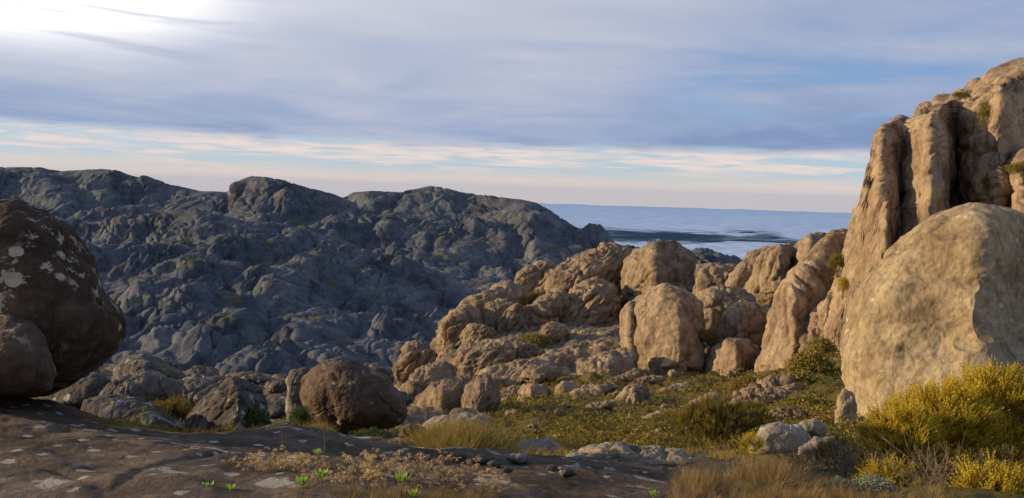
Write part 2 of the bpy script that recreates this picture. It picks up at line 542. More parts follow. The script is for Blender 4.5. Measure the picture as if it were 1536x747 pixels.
def mountain(name, label, curves, xs, seg, S, seed, mat, amp=(0.5, 0.22, 0.10, 0.14), hor=0.85, crest_row=0, tilt=0.5):
    G = loft(curves, xs, seg)
    nr, nc = G.shape[:2]
    cmask = np.clip(np.abs(np.arange(nr) - crest_row) / 45.0, 0.08, 1)
    V = G.reshape(-1, 3); Fc = grid_faces(nr, nc)
    n = vnormals(V, Fc)
    if n[:, 2].mean() < 0:
        Fc = Fc[:, ::-1]; n = -n
    q = V / S
    w = np.stack([fbm(q * 0.9, 3, seed + 31), fbm(q * 0.9, 3, seed + 57), fbm(q * 0.9, 3, seed + 73)], 1) * 0.35
    cz = np.repeat(cmask, nc)
    h = amp[0] * fbm(q * 0.45, 3, seed) * cz
    # gullies and ribs running down the slope
    a = pn((q + w) * np.array([0.8, 0.8, 0.22]) + 7.7, seed + 40)
    h += amp[0] * (np.abs(a) * 1.3 - 0.25) * cz
    a = pn((q + w) * np.array([2.3, 2.3, 0.6]) + 1.7, seed + 41)
    steep = np.clip(fbm(q * 0.6, 2, seed + 8) * 1.8 + 0.5, 0, 1)
    h += amp[1] * steep * (np.abs(a) * 0.5 - 0.5 * np.exp(-(a / 0.09) ** 2))
    # inclined sheets of slab
    th_ = tilt
    qs = np.stack([q[:, 0] * math.cos(th_) + q[:, 2] * math.sin(th_), q[:, 1] * 0.7, -q[:, 0] * math.sin(th_) + q[:, 2] * math.cos(th_)], 1) + w * 0.7
    f1, f2, _ = worley(qs * np.array([0.55, 0.55, 1.9]), seed)
    e = f2 - f1
    h += amp[1] * (0.35 * np.sqrt(np.clip(e, 0, 1)) - 0.45 * np.exp(-(e / 0.05) ** 2)) * (0.4 + 0.6 * cz)
    f1, f2, _ = worley(qs * np.array([1.5, 1.5, 5.5]), seed + 3)
    e = f2 - f1
    h += amp[2] * (0.4 * np.sqrt(np.clip(e, 0, 1)) - 0.8 * np.exp(-(e / 0.06) ** 2))
    for (nx, ny, nz, kj) in ((0.5, 0.1, 1.0, 2.4), (1.0, 0.5, -0.5, 1.6), (0.35, -0.3, 1.0, 6.0)):
        t = (q @ np.array([nx * (1 if tilt > 0 else -1), ny, nz])) * kj + 0.6 * fbm(q * 0.9, 3, seed + 60)
        c = np.floor(t); fr = t - c
        hs_ = lambda a: (np.sin(a * 127.1 + seed * 3.7) * 43758.5453) % 1.0
        sm = np.clip(fr / 0.2, 0, 1); on = np.clip(fbm(q * 0.8 + kj, 2, seed + 80) * 2.2 + 0.4, 0, 1)
        h += amp[2] * 1.1 * on * ((hs_(c - 1) * (1 - sm) + hs_(c) * sm) - 0.5)
        h -= amp[2] * on * np.exp(-((fr - 0.08) / 0.07) ** 2) * 0.5
    h += amp[3] * fbm(q * 5.0, 5, seed + 20, gain=0.62)
    h *= 0.35 + 0.65 * cz
    rug = np.clip(fbm(q * 0.55 + 9.0, 3, seed + 95) * 1.4 + 0.75, 0.45, 1.35)
    h = h * rug
    gl = pn(np.stack([q[:, 0] * 0.38 + q[:, 2] * 0.5 * (1 if tilt > 0 else -1), q[:, 1] * 0.38, q[:, 2] * 0.2], 1) + w * 0.5, seed + 97)
    h += amp[0] * 1.1 * cz * (np.sqrt(np.abs(gl) + 0.004) - 0.5)
    nd = n * hor + np.array([0, 0, 1 - hor]) * 1.0
    V = V + nd * (h * S)[:, None]
    o = mesh(name, V, Fc, mat, origin=np.zeros(3))
    o['label'] = label; o['kind'] = 'structure'
    return o, V.reshape(nr, nc, 3)


xs = xgrid(-1500, 1150, -60, 960, 1.6, 14)
crestF = [(-1500, 20, 1900), (-1100, 20, 1900), (-700, 80, 1900), (-420, 140, 1900), (-260, 190, 1900), (-120, 238, 1850), (0, 251, 1800), (60, 252, 1800), (95, 258, 1800), (130, 254, 1780), (165, 255, 1780), (190, 263, 1780), (230, 271, 1750),  # unseen left end is raised to block the sun from the valley
          (300, 286, 1700), (340, 288, 1700), (355, 273, 1650), (378, 265, 1620), (400, 266, 1600), (430, 272, 1600), (460, 281, 1600), (500, 291, 1600),
          (514, 297, 1600), (530, 289, 1600), (555, 287, 1600), (600, 289, 1600), (612, 285, 1600), (645, 279, 1600), (662, 281, 1600), (690, 289, 1600), (730, 293, 1550),
          (780, 299, 1500), (805, 304, 1500), (830, 319, 1480), (858, 337, 1450), (871, 346, 1430), (884, 335, 1420), (900, 337, 1420), (915, 352, 1420), (926, 369, 1420), (945, 385, 1430), (1000, 420, 1450), (1150, 470, 1450)]
def shifted(c, dy, dd):
    return [(x, y + (dy(x) if callable(dy) else dy), d + (dd(x) if callable(dd) else dd)) for x, y, d in c]
F1 = [(-1500, 110, 1700), (-700, 170, 1700), (-260, 250, 1700), (0, 300, 1640), (190, 312, 1600), (340, 322, 1560), (400, 312, 1520), (500, 325, 1500), (600, 318, 1500), (700, 318, 1480), (800, 325, 1400), (860, 352, 1370), (900, 362, 1360), (940, 400, 1350), (1150, 500, 1350)]
F2 = [(-1500, 200, 1450), (-700, 280, 1450), (-260, 320, 1400), (0, 335, 1380), (340, 352, 1380), (400, 352, 1400), (500, 362, 1380), (600, 360, 1360), (700, 365, 1330), (800, 380, 1270), (860, 400, 1250), (920, 430, 1220), (1150, 520, 1200)]
F3 = [(-1500, 380, 1100), (0, 420, 1100), (340, 440, 1150), (500, 430, 1150), (700, 440, 1120), (850, 450, 1080), (950, 480, 1050), (1150, 560, 1050)]
F4 = [(-1500, 500, 850), (0, 470, 900), (500, 520, 900), (800, 540, 880), (950, 560, 880), (1150, 640, 880)]
BK = [(x, y + 260, d + 700) for x, y, d in crestF]
mF, GF = mountain('mountain_range', 'long granite skyline ridge beyond the valley, shade blue put into its colour', [F4, F3, F2, F1, crestF, shifted(crestF, 55, 130), BK], xs,
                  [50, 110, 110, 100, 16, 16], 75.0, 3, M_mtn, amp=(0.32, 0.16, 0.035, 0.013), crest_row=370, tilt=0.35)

crestN = [(-1500, 250, 1050), (-300, 290, 1050), (-60, 318, 1050), (60, 336, 1020), (150, 340, 1000), (220, 334, 960), (262, 322, 930), (295, 316, 920), (330, 328, 920), (380, 338, 910), (440, 341, 910), (500, 350, 910),
          (540, 376, 910), (600, 395, 900), (660, 410, 890), (720, 440, 880), (760, 470, 870), (860, 520, 860), (1150, 640, 860)]
N1 = [(-1500, 330, 900), (0, 375, 860), (200, 378, 830), (300, 365, 820), (440, 395, 800), (540, 420, 790), (660, 455, 780), (760, 505, 780), (1150, 680, 780)]
N2 = [(-1500, 420, 720), (0, 440, 690), (200, 445, 660), (400, 460, 640), (600, 490, 650), (760, 540, 650), (1150, 720, 650)]
N3 = [(-1500, 510, 560), (0, 510, 540), (200, 520, 520), (400, 530, 500), (600, 545, 500), (760, 580, 510), (1150, 760, 520)]
N4 = [(-1500, 580, 430), (0, 575, 430), (200, 585, 420), (400, 592, 410), (600, 600, 400), (760, 630, 420), (1150, 800, 420)]
N5 = [(-1500, 700, 330), (0, 690, 330), (600, 700, 320), (1150, 860, 330)]
xs2 = xgrid(-1500, 1150, -60, 860, 1.6, 14)
mN, GN = mountain('mountain_slope', 'nearer rocky mountain spur with folded slabs across the valley, shade blue put into its colour', [N5, N4, N3, N2, N1, crestN, shifted(crestN, 60, 60), shifted(crestN, 200, 260)], xs2,
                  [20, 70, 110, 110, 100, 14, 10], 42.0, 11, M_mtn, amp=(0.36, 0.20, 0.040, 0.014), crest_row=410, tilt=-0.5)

# ------------------------------------------------------------------ ground sheet
def back_curve(xs):
    u = (xs - 768) / F
    return np.stack([u * 9, np.full_like(u, -6.0), np.full_like(u, -2.0) - 0.1 * np.abs(u)], 1)
def feet_curve(xs):
    u = (xs - 768) / F
    return np.stack([u * 3.0 + 0, np.full_like(u, 1.0), np.full_like(u, -1.62)], 1)
g1 = [(-1500, 720, 4.4), (0, 735, 4.3), (400, 745, 4.3), (768, 760, 4.2), (1536, 790, 4.2), (3000, 830, 4.2)]
g2 = [(-1500, 640, 5.8), (0, 662, 5.8), (200, 675, 5.9), (400, 690, 6.0), (600, 705, 6.0), (768, 722, 6.0), (1100, 730, 6.0), (1536, 745, 6.0), (3000, 790, 6.0)]
g3 = [(-1500, 580, 8.2), (0, 588, 8.2), (80, 597, 8.2), (150, 618, 8.2), (210, 632, 8.4), (280, 655, 8.6), (330, 651, 8.8), (380, 641, 9.2), (430, 633, 9.5), (480, 646, 9.8), (540, 662, 10),
      (620, 668, 9.5), (720, 684, 9.2), (800, 692, 9.5), (880, 702, 9), (1000, 712, 9), (1130, 715, 9), (1300, 712, 9), (1536, 718, 9), (3000, 740, 9)]
g4 = [(-1500, 640, 10.5), (0, 640, 10.5), (150, 655, 10.5), (280, 672, 10.5), (400, 652, 12.5), (540, 664, 13), (620, 668, 13), (720, 680, 13), (800, 682, 13.5), (900, 690, 13), (1100, 694, 13), (1300, 680, 13), (1536, 690, 13), (3000, 700, 13)]
g5 = [(-1500, 640, 18), (0, 635, 18), (250, 655, 18), (400, 640, 20), (540, 652, 22), (620, 660, 22), (700, 682, 22), (800, 672, 22), (900, 676, 21), (1100, 678, 21), (1300, 660, 20), (1536, 665, 20), (3000, 670, 20)]
g6 = [(-1500, 610, 32), (0, 608, 32), (200, 606, 32), (300, 622, 32), (400, 618, 32), (540, 632, 36), (620, 640, 38), (700, 652, 38), (800, 640, 40), (900, 644, 40), (1100, 644, 40), (1250, 640, 36), (1536, 640, 32), (3000, 640, 30)]
g7 = [(-1500, 585, 60), (0, 580, 60), (200, 577, 60), (300, 584, 60), (420, 586, 60), (540, 612, 62), (620, 622, 66), (700, 618, 70), (800, 606, 75), (900, 604, 78), (1000, 602, 80), (1100, 606, 78), (1250, 600, 70), (1536, 560, 60), (3000, 560, 60)]
g8 = [(-1500, 570, 90), (0, 562, 90), (200, 560, 90), (300, 572, 90), (420, 576, 90), (540, 596, 100), (620, 612, 120), (700, 590, 140), (800, 566, 160), (900, 548, 170), (1000, 552, 172), (1100, 560, 160), (1250, 535, 125), (1536, 480, 110), (3000, 480, 110)]
g9 = [(-1500, 600, 150), (0, 600, 150), (300, 612, 150), (420, 620, 150), (540, 635, 180), (590, 610, 220), (630, 572, 240), (670, 530, 255), (720, 490, 268), (780, 468, 278), (840, 448, 285), (900, 436, 290), (940, 438, 290), (1000, 445, 290), (1060, 455, 290), (1120, 462, 285), (1180, 455, 270), (1250, 430, 240), (1536, 400, 200), (3000, 400, 200)]
g10 = [(-1500, 720, 240), (0, 720, 240), (420, 740, 240), (600, 690, 330), (700, 560, 360), (800, 500, 370), (900, 450, 380), (1000, 450, 390), (1100, 455, 400), (1250, 420, 350), (1536, 390, 320), (3000, 390, 320)]
g11 = [(-1500, 800, 420), (0, 800, 420), (600, 820, 450), (800, 700, 500), (900, 640, 520), (1100, 640, 560), (1536, 640, 560), (3000, 640, 560)]
gx = xgrid(-1500, 3000, -20, 1560, 2.6, 20)
GG = loft([back_curve, feet_curve, g1, g2, g3, g4, g5, g6, g7, g8, g9, g10, g11], gx, [4, 16, 60, 80, 40, 40, 44, 44, 40, 40, 30, 10])
nr, nc = GG.shape[:2]
V = GG.reshape(-1, 3)
dep = np.maximum(V[:, 1], 1.0)
pxg = np.tile(gx, nr)
Fc = grid_faces(nr, nc)
n = vnormals(V, Fc)
if n[:, 2].mean() < 0:
    Fc = Fc[:, ::-1]; n = -n
# vegetation map: right-hand slope is heath, left is bare slab
rowi = np.repeat(np.arange(nr), nc)
camc = V @ R  # camera space
pyg = 373.5 - camc[:, 1] / np.maximum(-camc[:, 2], 0.1) * F
veg = np.clip((pxg - 690) / 60, 0, 1) * np.clip((dep - 15) / 6, 0, 1)
veg *= np.clip((185 - dep) / 40, 0, 1)
left_h = np.clip((700 - pxg) / 60, 0, 1) * np.clip((dep - 9.5) / 4, 0, 1)
nearw = np.clip((26 - dep) / 16, 0, 1)
vegfg = np.clip((pxg - 1020) / 120, 0, 1) * (dep < 16)
# relief: slabs and joints near, lumps further off
S1 = 2.6
q = V / S1
wv = np.stack([fbm(q, 2, 31), fbm(q, 2, 57), fbm(q, 2, 73)], 1) * 0.3
h1 = 0.13 * fbm(q * 0.7, 4, 2)
f1, f2, _ = worley((q + wv) * np.array([0.9, 0.9, 1.5]), 5)
e1 = f2 - f1
h1 += 0.10 * np.abs(pn(q * np.array([0.9, 1.6, 1.0]) + wv, 44)) - 0.02 * np.exp(-(e1 / 0.03) ** 2)
for (nx, ny, nz, kj) in ((0.5, 1.0, 1.6, 1.3), (1.0, -0.5, 0.8, 1.1)):
    t_ = (q @ np.array([nx, ny, nz])) * kj + 0.5 * fbm(q * 0.8, 3, 61)
    c_ = np.floor(t_); fr_ = t_ - c_
    hsh = lambda a: (np.sin(a * 127.1) * 43758.5453) % 1.0
    sm_ = np.clip(fr_ / 0.08, 0, 1); on_ = np.clip(fbm(q * 0.7 + kj, 2, 88) * 2 + 0.3, 0, 1)
    h1 += 0.07 * on_ * ((hsh(c_ - 1) * (1 - sm_) + hsh(c_) * sm_) - 0.5)
h1 += 0.018 * fbm(q * 4, 6, 8, gain=0.6)
h2s = 7.0
q = V / h2s
wv = np.stack([fbm(q, 2, 31), fbm(q, 2, 57), fbm(q, 2, 73)], 1) * 0.3
h2 = 0.25 * fbm(q * 0.8, 3, 12)
f1, f2, _ = worley((q + wv) * np.array([1.2, 1.2, 2.0]), 15)
e2 = f2 - f1
rockm = 1 - 0.75 * np.clip(veg, 0, 1)
h2 += rockm * (0.16 * np.sqrt(np.clip(e2, 0, 1)) - 0.10 * np.exp(-(e2 / 0.06) ** 2))
h2 += 0.04 * fbm(q * 6, 4, 18, gain=0.6)
far_s = np.clip(dep / 40, 0.5, 3.0)
rise = np.clip((dep - 150) / 50, 0, 1)
h2 = h2 * (1 - 0.45 * rise)
hh = nearw * h1 * (S1 * 0.55) * np.clip(dep / 6, 0.25, 1) + (1 - nearw) * h2 * h2s * 0.45 * far_s ** 0.7
V = V + np.array([0, 0, 1.0]) * hh[:, None] * 0.7 + n * hh[:, None] * 0.3
GV = V.reshape(nr, nc, 3)
vegt = np.clip(np.maximum(veg, vegfg * 0.9) + 0.0, 0, 1)


def ground_mat():
    m_, n, b = new_mat('ground_rock_and_heath')
    pos = n.n('ShaderNodeNewGeometry').outputs['Position']
    nrm = n.n('ShaderNodeNewGeometry').outputs['Normal']
    va = n.n('ShaderNodeAttribute'); va.attribute_name = 'veg'
    ma = n.n('ShaderNodeAttribute'); ma.attribute_name = 'moss'
    fa = n.n('ShaderNodeAttribute'); fa.attribute_name = 'far'
    vg, ms, fr = va.outputs['Fac'], ma.outputs['Fac'], fa.outputs['Fac']
    n1 = n.noise(pos, 0.9, 8, 0.65, 0.3)
    n2 = n.noise(pos, 14.0, 7, 0.72)
    n5 = n.noise(pos, 0.22, 6, 0.6)
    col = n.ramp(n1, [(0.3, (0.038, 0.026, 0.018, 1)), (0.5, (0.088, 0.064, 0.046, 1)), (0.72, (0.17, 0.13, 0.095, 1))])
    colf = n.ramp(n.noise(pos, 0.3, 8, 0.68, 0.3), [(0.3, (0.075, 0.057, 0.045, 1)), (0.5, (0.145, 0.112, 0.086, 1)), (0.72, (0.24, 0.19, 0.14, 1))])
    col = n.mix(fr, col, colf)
    n7 = n.noise(pos, 4.0, 8, 0.7, 0.6)
    col = n.mix(0.75, col, n.ramp(n7, [(0.32, (0.45, 0.42, 0.40, 1)), (0.5, (1, 1, 1, 1)), (0.68, (1.7, 1.6, 1.45, 1))]), 'MULTIPLY')
    col = n.mix(0.7, col, n.ramp(n2, [(0.3, (0.45, 0.45, 0.45, 1)), (0.7, (1.5, 1.5, 1.5, 1))]), 'MULTIPLY')
    # pale lichen plates
    wn = n.noise(pos, 7.0, 5, 0.65)
    v = n.vor(n.vm('ADD', pos, (0.0, 0.35, 0.0)), 1.75, 'F1')
    v2 = n.vor(n.vm('ADD', pos, (3.1, 7.7, 1.3)), 5.0, 'F1')
    l1 = n.smooth(n.m('ADD', v, n.m('MULTIPLY', n.m('ADD', n.m('ADD', n.m('MULTIPLY', wn, 0.5), n.m('MULTIPLY', n7, 0.5)), n.m('MULTIPLY', n2, 0.55)), 0.75)), 0.82, 0.755)
    l2 = n.smooth(n.m('ADD', v2, n.m('MULTIPLY', wn, 0.8)), 0.62, 0.56)
    big = n.smooth(n.noise(pos, 0.55, 4, 0.55), 0.40, 0.47)
    lm = n.m('MAXIMUM', n.m('MULTIPLY', l1, n.smooth(n.noise(n.vm('ADD', pos, (9, 2, 4)), 0.8, 3, 0.5), 0.40, 0.43)), n.m('MULTIPLY', l2, big))
    lc = n.mix(n2, (0.16, 0.145, 0.12, 1), (0.58, 0.53, 0.45, 1))
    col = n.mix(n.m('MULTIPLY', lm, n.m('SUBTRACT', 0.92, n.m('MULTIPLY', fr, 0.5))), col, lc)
    # golden moss/short dry turf, colour brightened to stand in for missing sunlight
    mf = n.smooth(n.m('ADD', n.m('MULTIPLY', n.noise(pos, 2.6, 7, 0.7), 0.9), n.m('MULTIPLY', ms, 0.75)), 0.78, 0.92)
    mcol = n.ramp(n.noise(pos, 18.0, 5, 0.7), [(0.3, (0.15, 0.10, 0.025, 1)), (0.7, (0.42, 0.30, 0.08, 1))])
    col = n.mix(mf, col, mcol)
    # heath on the slope
    hf = n.smooth(n.m('ADD', n.m('MULTIPLY', n.noise(pos, 0.14, 8, 0.68), 0.9), n.m('MULTIPLY', vg, 0.55)), 0.70, 0.80)
    hcol = n.ramp(n.noise(pos, 0.8, 8, 0.75), [(0.25, (0.035, 0.030, 0.009, 1)), (0.5, (0.12, 0.09, 0.022, 1)), (0.75, (0.22, 0.16, 0.045, 1))])
    col = n.mix(hf, col, hcol)
    n.put(b.inputs['Base Color'], col)
    h = n.m('ADD', n.m('MULTIPLY', n1, 0.7), n.m('MULTIPLY', n2, 0.22))
    h = n.m('ADD', h, n.m('MULTIPLY', n.noise(pos, 55.0, 6, 0.7), 0.06))
    h = n.m('ADD', h, n.m('MULTIPLY', n.m('MULTIPLY', n.noise(pos, 1.2, 8, 0.75), n.m('ADD', 1.0, n.m('MULTIPLY', fr, 3.0))), 0.5))
    bp = n.n('ShaderNodeBump'); bp.inputs['Strength'].default_value = 0.7; bp.inputs['Distance'].default_value = 0.22
    n.put(bp.inputs['Height'], h)
    n.put(b.inputs['Normal'], bp.outputs[0])
    return m_


camd = np.maximum(-(V @ R)[:, 2], 0.1)
dcr = np.interp(pxg, [a[0] for a in g3], [a[2] for a in g3])
moss = 1.25 * np.exp(-((camd - dcr + 0.75) / 0.50) ** 2) * np.clip((450 - pxg) / 40, 0, 1) * np.clip((pxg - 90) / 60, 0, 1)
moss = np.maximum(moss, 0.45 * left_h)
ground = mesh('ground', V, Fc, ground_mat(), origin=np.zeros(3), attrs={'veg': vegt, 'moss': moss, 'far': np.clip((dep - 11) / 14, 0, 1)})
ground['label'] = 'dark lichened bedrock falling away to a heath-covered slope'; ground['kind'] = 'structure'


def on_ground(px, py, window=6):
    """nearest visible ground point for a photograph pixel"""
    c = GV.reshape(-1, 3) @ R
    return c


_cam = GV.reshape(-1, 3) @ R
_gz = np.maximum(-_cam[:, 2], 0.05)
_gpx = 768 + _cam[:, 0] / _gz * F
_gpy = 373.5 - _cam[:, 1] / _gz * F


def gpt(px, py):
    s = (_gpx - px) ** 2 + (_gpy - py) ** 2 + (_cam[:, 2] > -2.0) * 1e9
    c = np.where(s < max(s.min() * 1.5, 30))[0]
    k = c[np.argmin(_gz[c])]
    return GV.reshape(-1, 3)[k], _gz[k]

#@@REST
# ------------------------------------------------------------------ sea of cloud and the lowland under it
def polar_sheet(name, z, azs, ds, amp, mat, label, kind, seed, cat=None, sc=900.0):
    A, D = np.meshgrid(np.radians(azs), ds)
    V = np.stack([np.sin(A) * D, np.cos(A) * D, np.full_like(A, z)], -1).reshape(-1, 3)
    if amp:
        q = V / sc * np.array([1, 1, 1])
        f1, f2, _ = worley(q * 1.3 + np.stack([fbm(q, 2, 3)] * 3, 1) * 0.4, seed)
        V[:, 2] += amp * (0.9 * fbm(q * 0.4, 3, seed) + 0.5 * (0.5 - f1) + 0.3 * fbm(q * 2.2, 4, seed + 2, gain=0.6))
    Fc = grid_faces(len(ds), len(azs))
    if vnormals(V, Fc)[:, 2].mean() < 0:
        Fc = Fc[:, ::-1]
    o = mesh(name, V, Fc, mat, origin=np.zeros(3)); o['label'] = label; o['kind'] = kind
    return o


lm_, n, b = new_mat('lowland_air_blue')
pos = n.n('ShaderNodeNewGeometry').outputs['Position']
n.put(b.inputs['Base Color'], n.ramp(n.noise(pos, 0.0006, 8, 0.6), [(0.3, (0.001, 0.022, 0.26, 1)), (0.7, (0.003, 0.035, 0.34, 1))]))  # blue of the distant air is painted into the land colour
polar_sheet('lowland', -1700.0, np.linspace(-60, 70, 120), np.geomspace(1200, 95000, 60), 120.0, lm_, 'lowland under the sea of cloud, blue of the air put into its colour', 'structure', 5, sc=4000.0)

cm_, n, b = new_mat('cloud_sea')
geo = n.n('ShaderNodeNewGeometry')
pos = geo.outputs['Position']
c1 = n.noise(n.vm('MULTIPLY', pos, (1, 0.7, 1)), 0.00016, 6, 0.55, 0.8)
c2 = n.noise(pos, 0.0007, 6, 0.58, 0.6)
n.put(b.inputs['Base Color'], (0.46, 0.56, 0.72, 1))
b.inputs['Roughness'].default_value = 1.0
b.inputs['Specular IOR Level'].default_value = 0.0
sx = n.n('ShaderNodeSeparateXYZ'); n.put(sx.inputs[0], pos)
dist = n.m('SQRT', n.m('ADD', n.m('MULTIPLY', sx.outputs[0], sx.outputs[0]), n.m('MULTIPLY', sx.outputs[1], sx.outputs[1])))
cov = n.m('ADD', n.m('MULTIPLY', c1, 0.6), n.m('MULTIPLY', c2, 0.4))
dw = n.m('ADD', dist, n.m('MULTIPLY', n.m('SUBTRACT', cov, 0.5), 22000.0))
band = n.m('MULTIPLY', n.smooth(dw, 14500.0, 16500.0), n.smooth(dw, 25000.0, 19500.0))
cov = n.m('SUBTRACT', n.m('ADD', cov, 0.20), n.m('MULTIPLY', band, 0.36))
n.put(b.inputs['Alpha'], n.smooth(cov, 0.30, 0.62))
polar_sheet('cloud_sea', -900.0, np.linspace(-50, 62, 420), np.geomspace(6000, 82000, 300), 60.0, cm_, 'pale blue sea of cloud reaching to the horizon', 'stuff', 9, sc=1150.0)

# the air itself: pale haze between here and the horizon
hm = bpy.data.materials.new('haze_air'); hm.use_nodes = True
hm.node_tree.nodes.clear()
n = NT(hm.node_tree)
pv_ = n.n('ShaderNodeVolumePrincipled'); pv_.inputs['Color'].default_value = (0.20, 0.48, 1.0, 1)
pv_.inputs['Density'].default_value = 8e-6
oo = n.n('ShaderNodeOutputMaterial'); hm.node_tree.links.new(pv_.outputs[0], oo.inputs['Volume'])
hx, hy0, hy1, hz0, hz1 = 100000.0, -3000.0, 86000.0, -2000.0, 800.0
hv = [(x, y, z) for x in (-hx, hx) for y in (hy0, hy1) for z in (hz0, hz1)]
hf = [(0, 1, 3, 2), (4, 6, 7, 5), (0, 4, 5, 1), (2, 3, 7, 6), (0, 2, 6, 4), (1, 5, 7, 3)]
hz = mesh('haze', hv, hf, hm, smooth=False, origin=np.zeros(3)); hz['kind'] = 'stuff'; hz['label'] = 'thin pale haze filling the air out to the horizon'

# ------------------------------------------------------------------ the tall cliff on the right
T = dict(mat=M_tan)
G_CL = 'buttresses of the tall tan cliff'
rock('cliff', 'tallest tan granite cliff filling the upper right, shaded recess in its face', 'cliff',
     [(1395, 640), (1262, 600), (1268, 480), (1280, 380), (1296, 300), (1310, 222), (1317, 200), (1348, 188), (1392, 172), (1430, 152), (1480, 132), (1536, 112), (1620, 92), (1760, 90), (1860, 200), (1900, 420), (1880, 640), (1600, 680)],
     150, thick=26, prof=[(1300, 10), (1370, -8), (1395, 8), (1425, 14), (1470, 8), (1510, -4), (1600, -10), (1700, -4)], lean=0.25, sub=8, boxy=0.55, seed=101, joint=0.012, lump=0.025, flute=0.028, fk=10, crack=0.010, ck=2.5, fine=0.007, tilt=0.25, **T)
rock('cliff_buttress', 'left shoulder rib of the tall cliff, with the smooth flank dropping from the corner', 'cliff buttress',
     [(1256, 640), (1232, 600), (1234, 560), (1243, 500), (1254, 440), (1262, 395), (1277, 340), (1291, 300), (1301, 262), (1307, 225), (1311, 204), (1320, 193), (1345, 184), (1366, 178), (1362, 260), (1350, 330), (1332, 400), (1310, 460), (1290, 540), (1278, 620)],
     128, thick=9, turn=-0.0, prof=[(1230, 10), (1290, 4), (1320, -4), (1340, -2), (1360, 5)], lean=0.3, sub=7, boxy=0.5, joint=0.01, grow=1.02, seed=102, group=G_CL, lump=0.03, flute=0.03, fk=6, crack=0.01, fine=0.006, vz=0.15, tilt=0.3, kscale=0.8, **T)
rock('cliff_buttress', 'long narrow rib leaning against the cliff beside the dark cleft', 'cliff buttress',
     [(1275, 600), (1262, 560), (1272, 480), (1290, 420), (1303, 360), (1318, 300), (1332, 272), (1344, 268), (1350, 290), (1347, 330), (1335, 380), (1322, 440), (1308, 500), (1296, 560), (1290, 610)],
     120, thick=6, prof=[(1262, 5), (1310, 0), (1330, -3), (1350, 4)], lean=0.3, sub=6, boxy=0.8, seed=103, group=G_CL, lump=0.03, flute=0.03, fk=5, crack=0.012, fine=0.006, vz=0.15, tilt=0.3, kscale=0.8, **T)
rock('cliff_buttress', 'broad sunlit buttress in the middle of the cliff face', 'cliff buttress',
     [(1335, 470), (1322, 430), (1335, 380), (1345, 330), (1348, 280), (1344, 235), (1348, 190), (1372, 176), (1402, 164), (1432, 150), (1444, 165), (1440, 250), (1424, 300), (1412, 350), (1404, 400), (1400, 450), (1380, 480)],
     126, thick=8, prof=[(1320, 12), (1350, 5), (1395, -7), (1412, -5), (1436, 10)], lean=0.34, sub=7, boxy=0.5, joint=0.01, seed=104, group=G_CL, lump=0.035, flute=0.035, fk=6, crack=0.012, fine=0.006, vz=0.15, tilt=0.25, kscale=0.8, **T)
rock('cliff_buttress', 'slim pillar in the shade right of the broad sunlit buttress', 'cliff buttress',
     [(1380, 440), (1372, 380), (1382, 330), (1376, 300), (1388, 262), (1398, 240), (1412, 260), (1410, 300), (1418, 350), (1415, 410), (1402, 450)],
     118, thick=4, prof=[(1370, 4), (1398, -2), (1420, 4)], lean=0.2, sub=6, boxy=0.8, seed=105, group=G_CL, lump=0.05, flute=0.03, fk=5, crack=0.02, fine=0.008, **T)
rock('cliff_buttress', 'upper pillar with a green-filled crack on the cliff top', 'cliff buttress',
     [(1446, 330), (1434, 280), (1438, 220), (1444, 160), (1474, 133), (1510, 117), (1550, 102), (1585, 140), (1560, 250), (1530, 300), (1490, 340)],
     132, thick=8, prof=[(1434, 8), (1460, -2), (1500, -8), (1570, 4)], lean=0.34, sub=7, boxy=0.5, seed=106, group=G_CL, lump=0.05, flute=0.04, fk=6, crack=0.03, ck=2.6, fine=0.008, **T)
rock('cliff_buttress', 'stepped block right of the shaded cleft, above the huge smooth slab', 'cliff buttress',
     [(1500, 400), (1500, 340), (1504, 290), (1512, 250), (1540, 230), (1620, 240), (1680, 300), (1690, 400), (1600, 430)],
     118, thick=9, prof=[(1500, 6), (1530, -6), (1690, 4)], lean=0.3, sub=6, boxy=0.65, seed=107, group=G_CL, lump=0.06, flute=0.02, crack=0.03, fine=0.01, **T)
rock('giant_boulder', 'huge smooth sunlit boulder on the right with a vertical crease into shade', 'boulder',
     [(1290, 668), (1276, 650), (1267, 610), (1266, 560), (1270, 520), (1279, 485), (1292, 455), (1313, 424), (1340, 395), (1372, 364), (1405, 342), (1440, 328), (1475, 321), (1510, 320), (1560, 330), (1650, 380), (1720, 450), (1750, 560), (1720, 690), (1500, 740), (1340, 700)],
     33, thick=3.2, prof=[(1266, 2.6), (1300, 1.6), (1400, 0.3), (1478, -1.0), (1540, 0.9), (1640, 2.6), (1750, 4.0)], lean=0.35, sub=8, boxy=0.62, seed=108, psm=0.20, joint=0.006, mat=M_tan_near,
     lump=0.06, flute=0.012, fk=4, crack=0.0, fine=0.010)

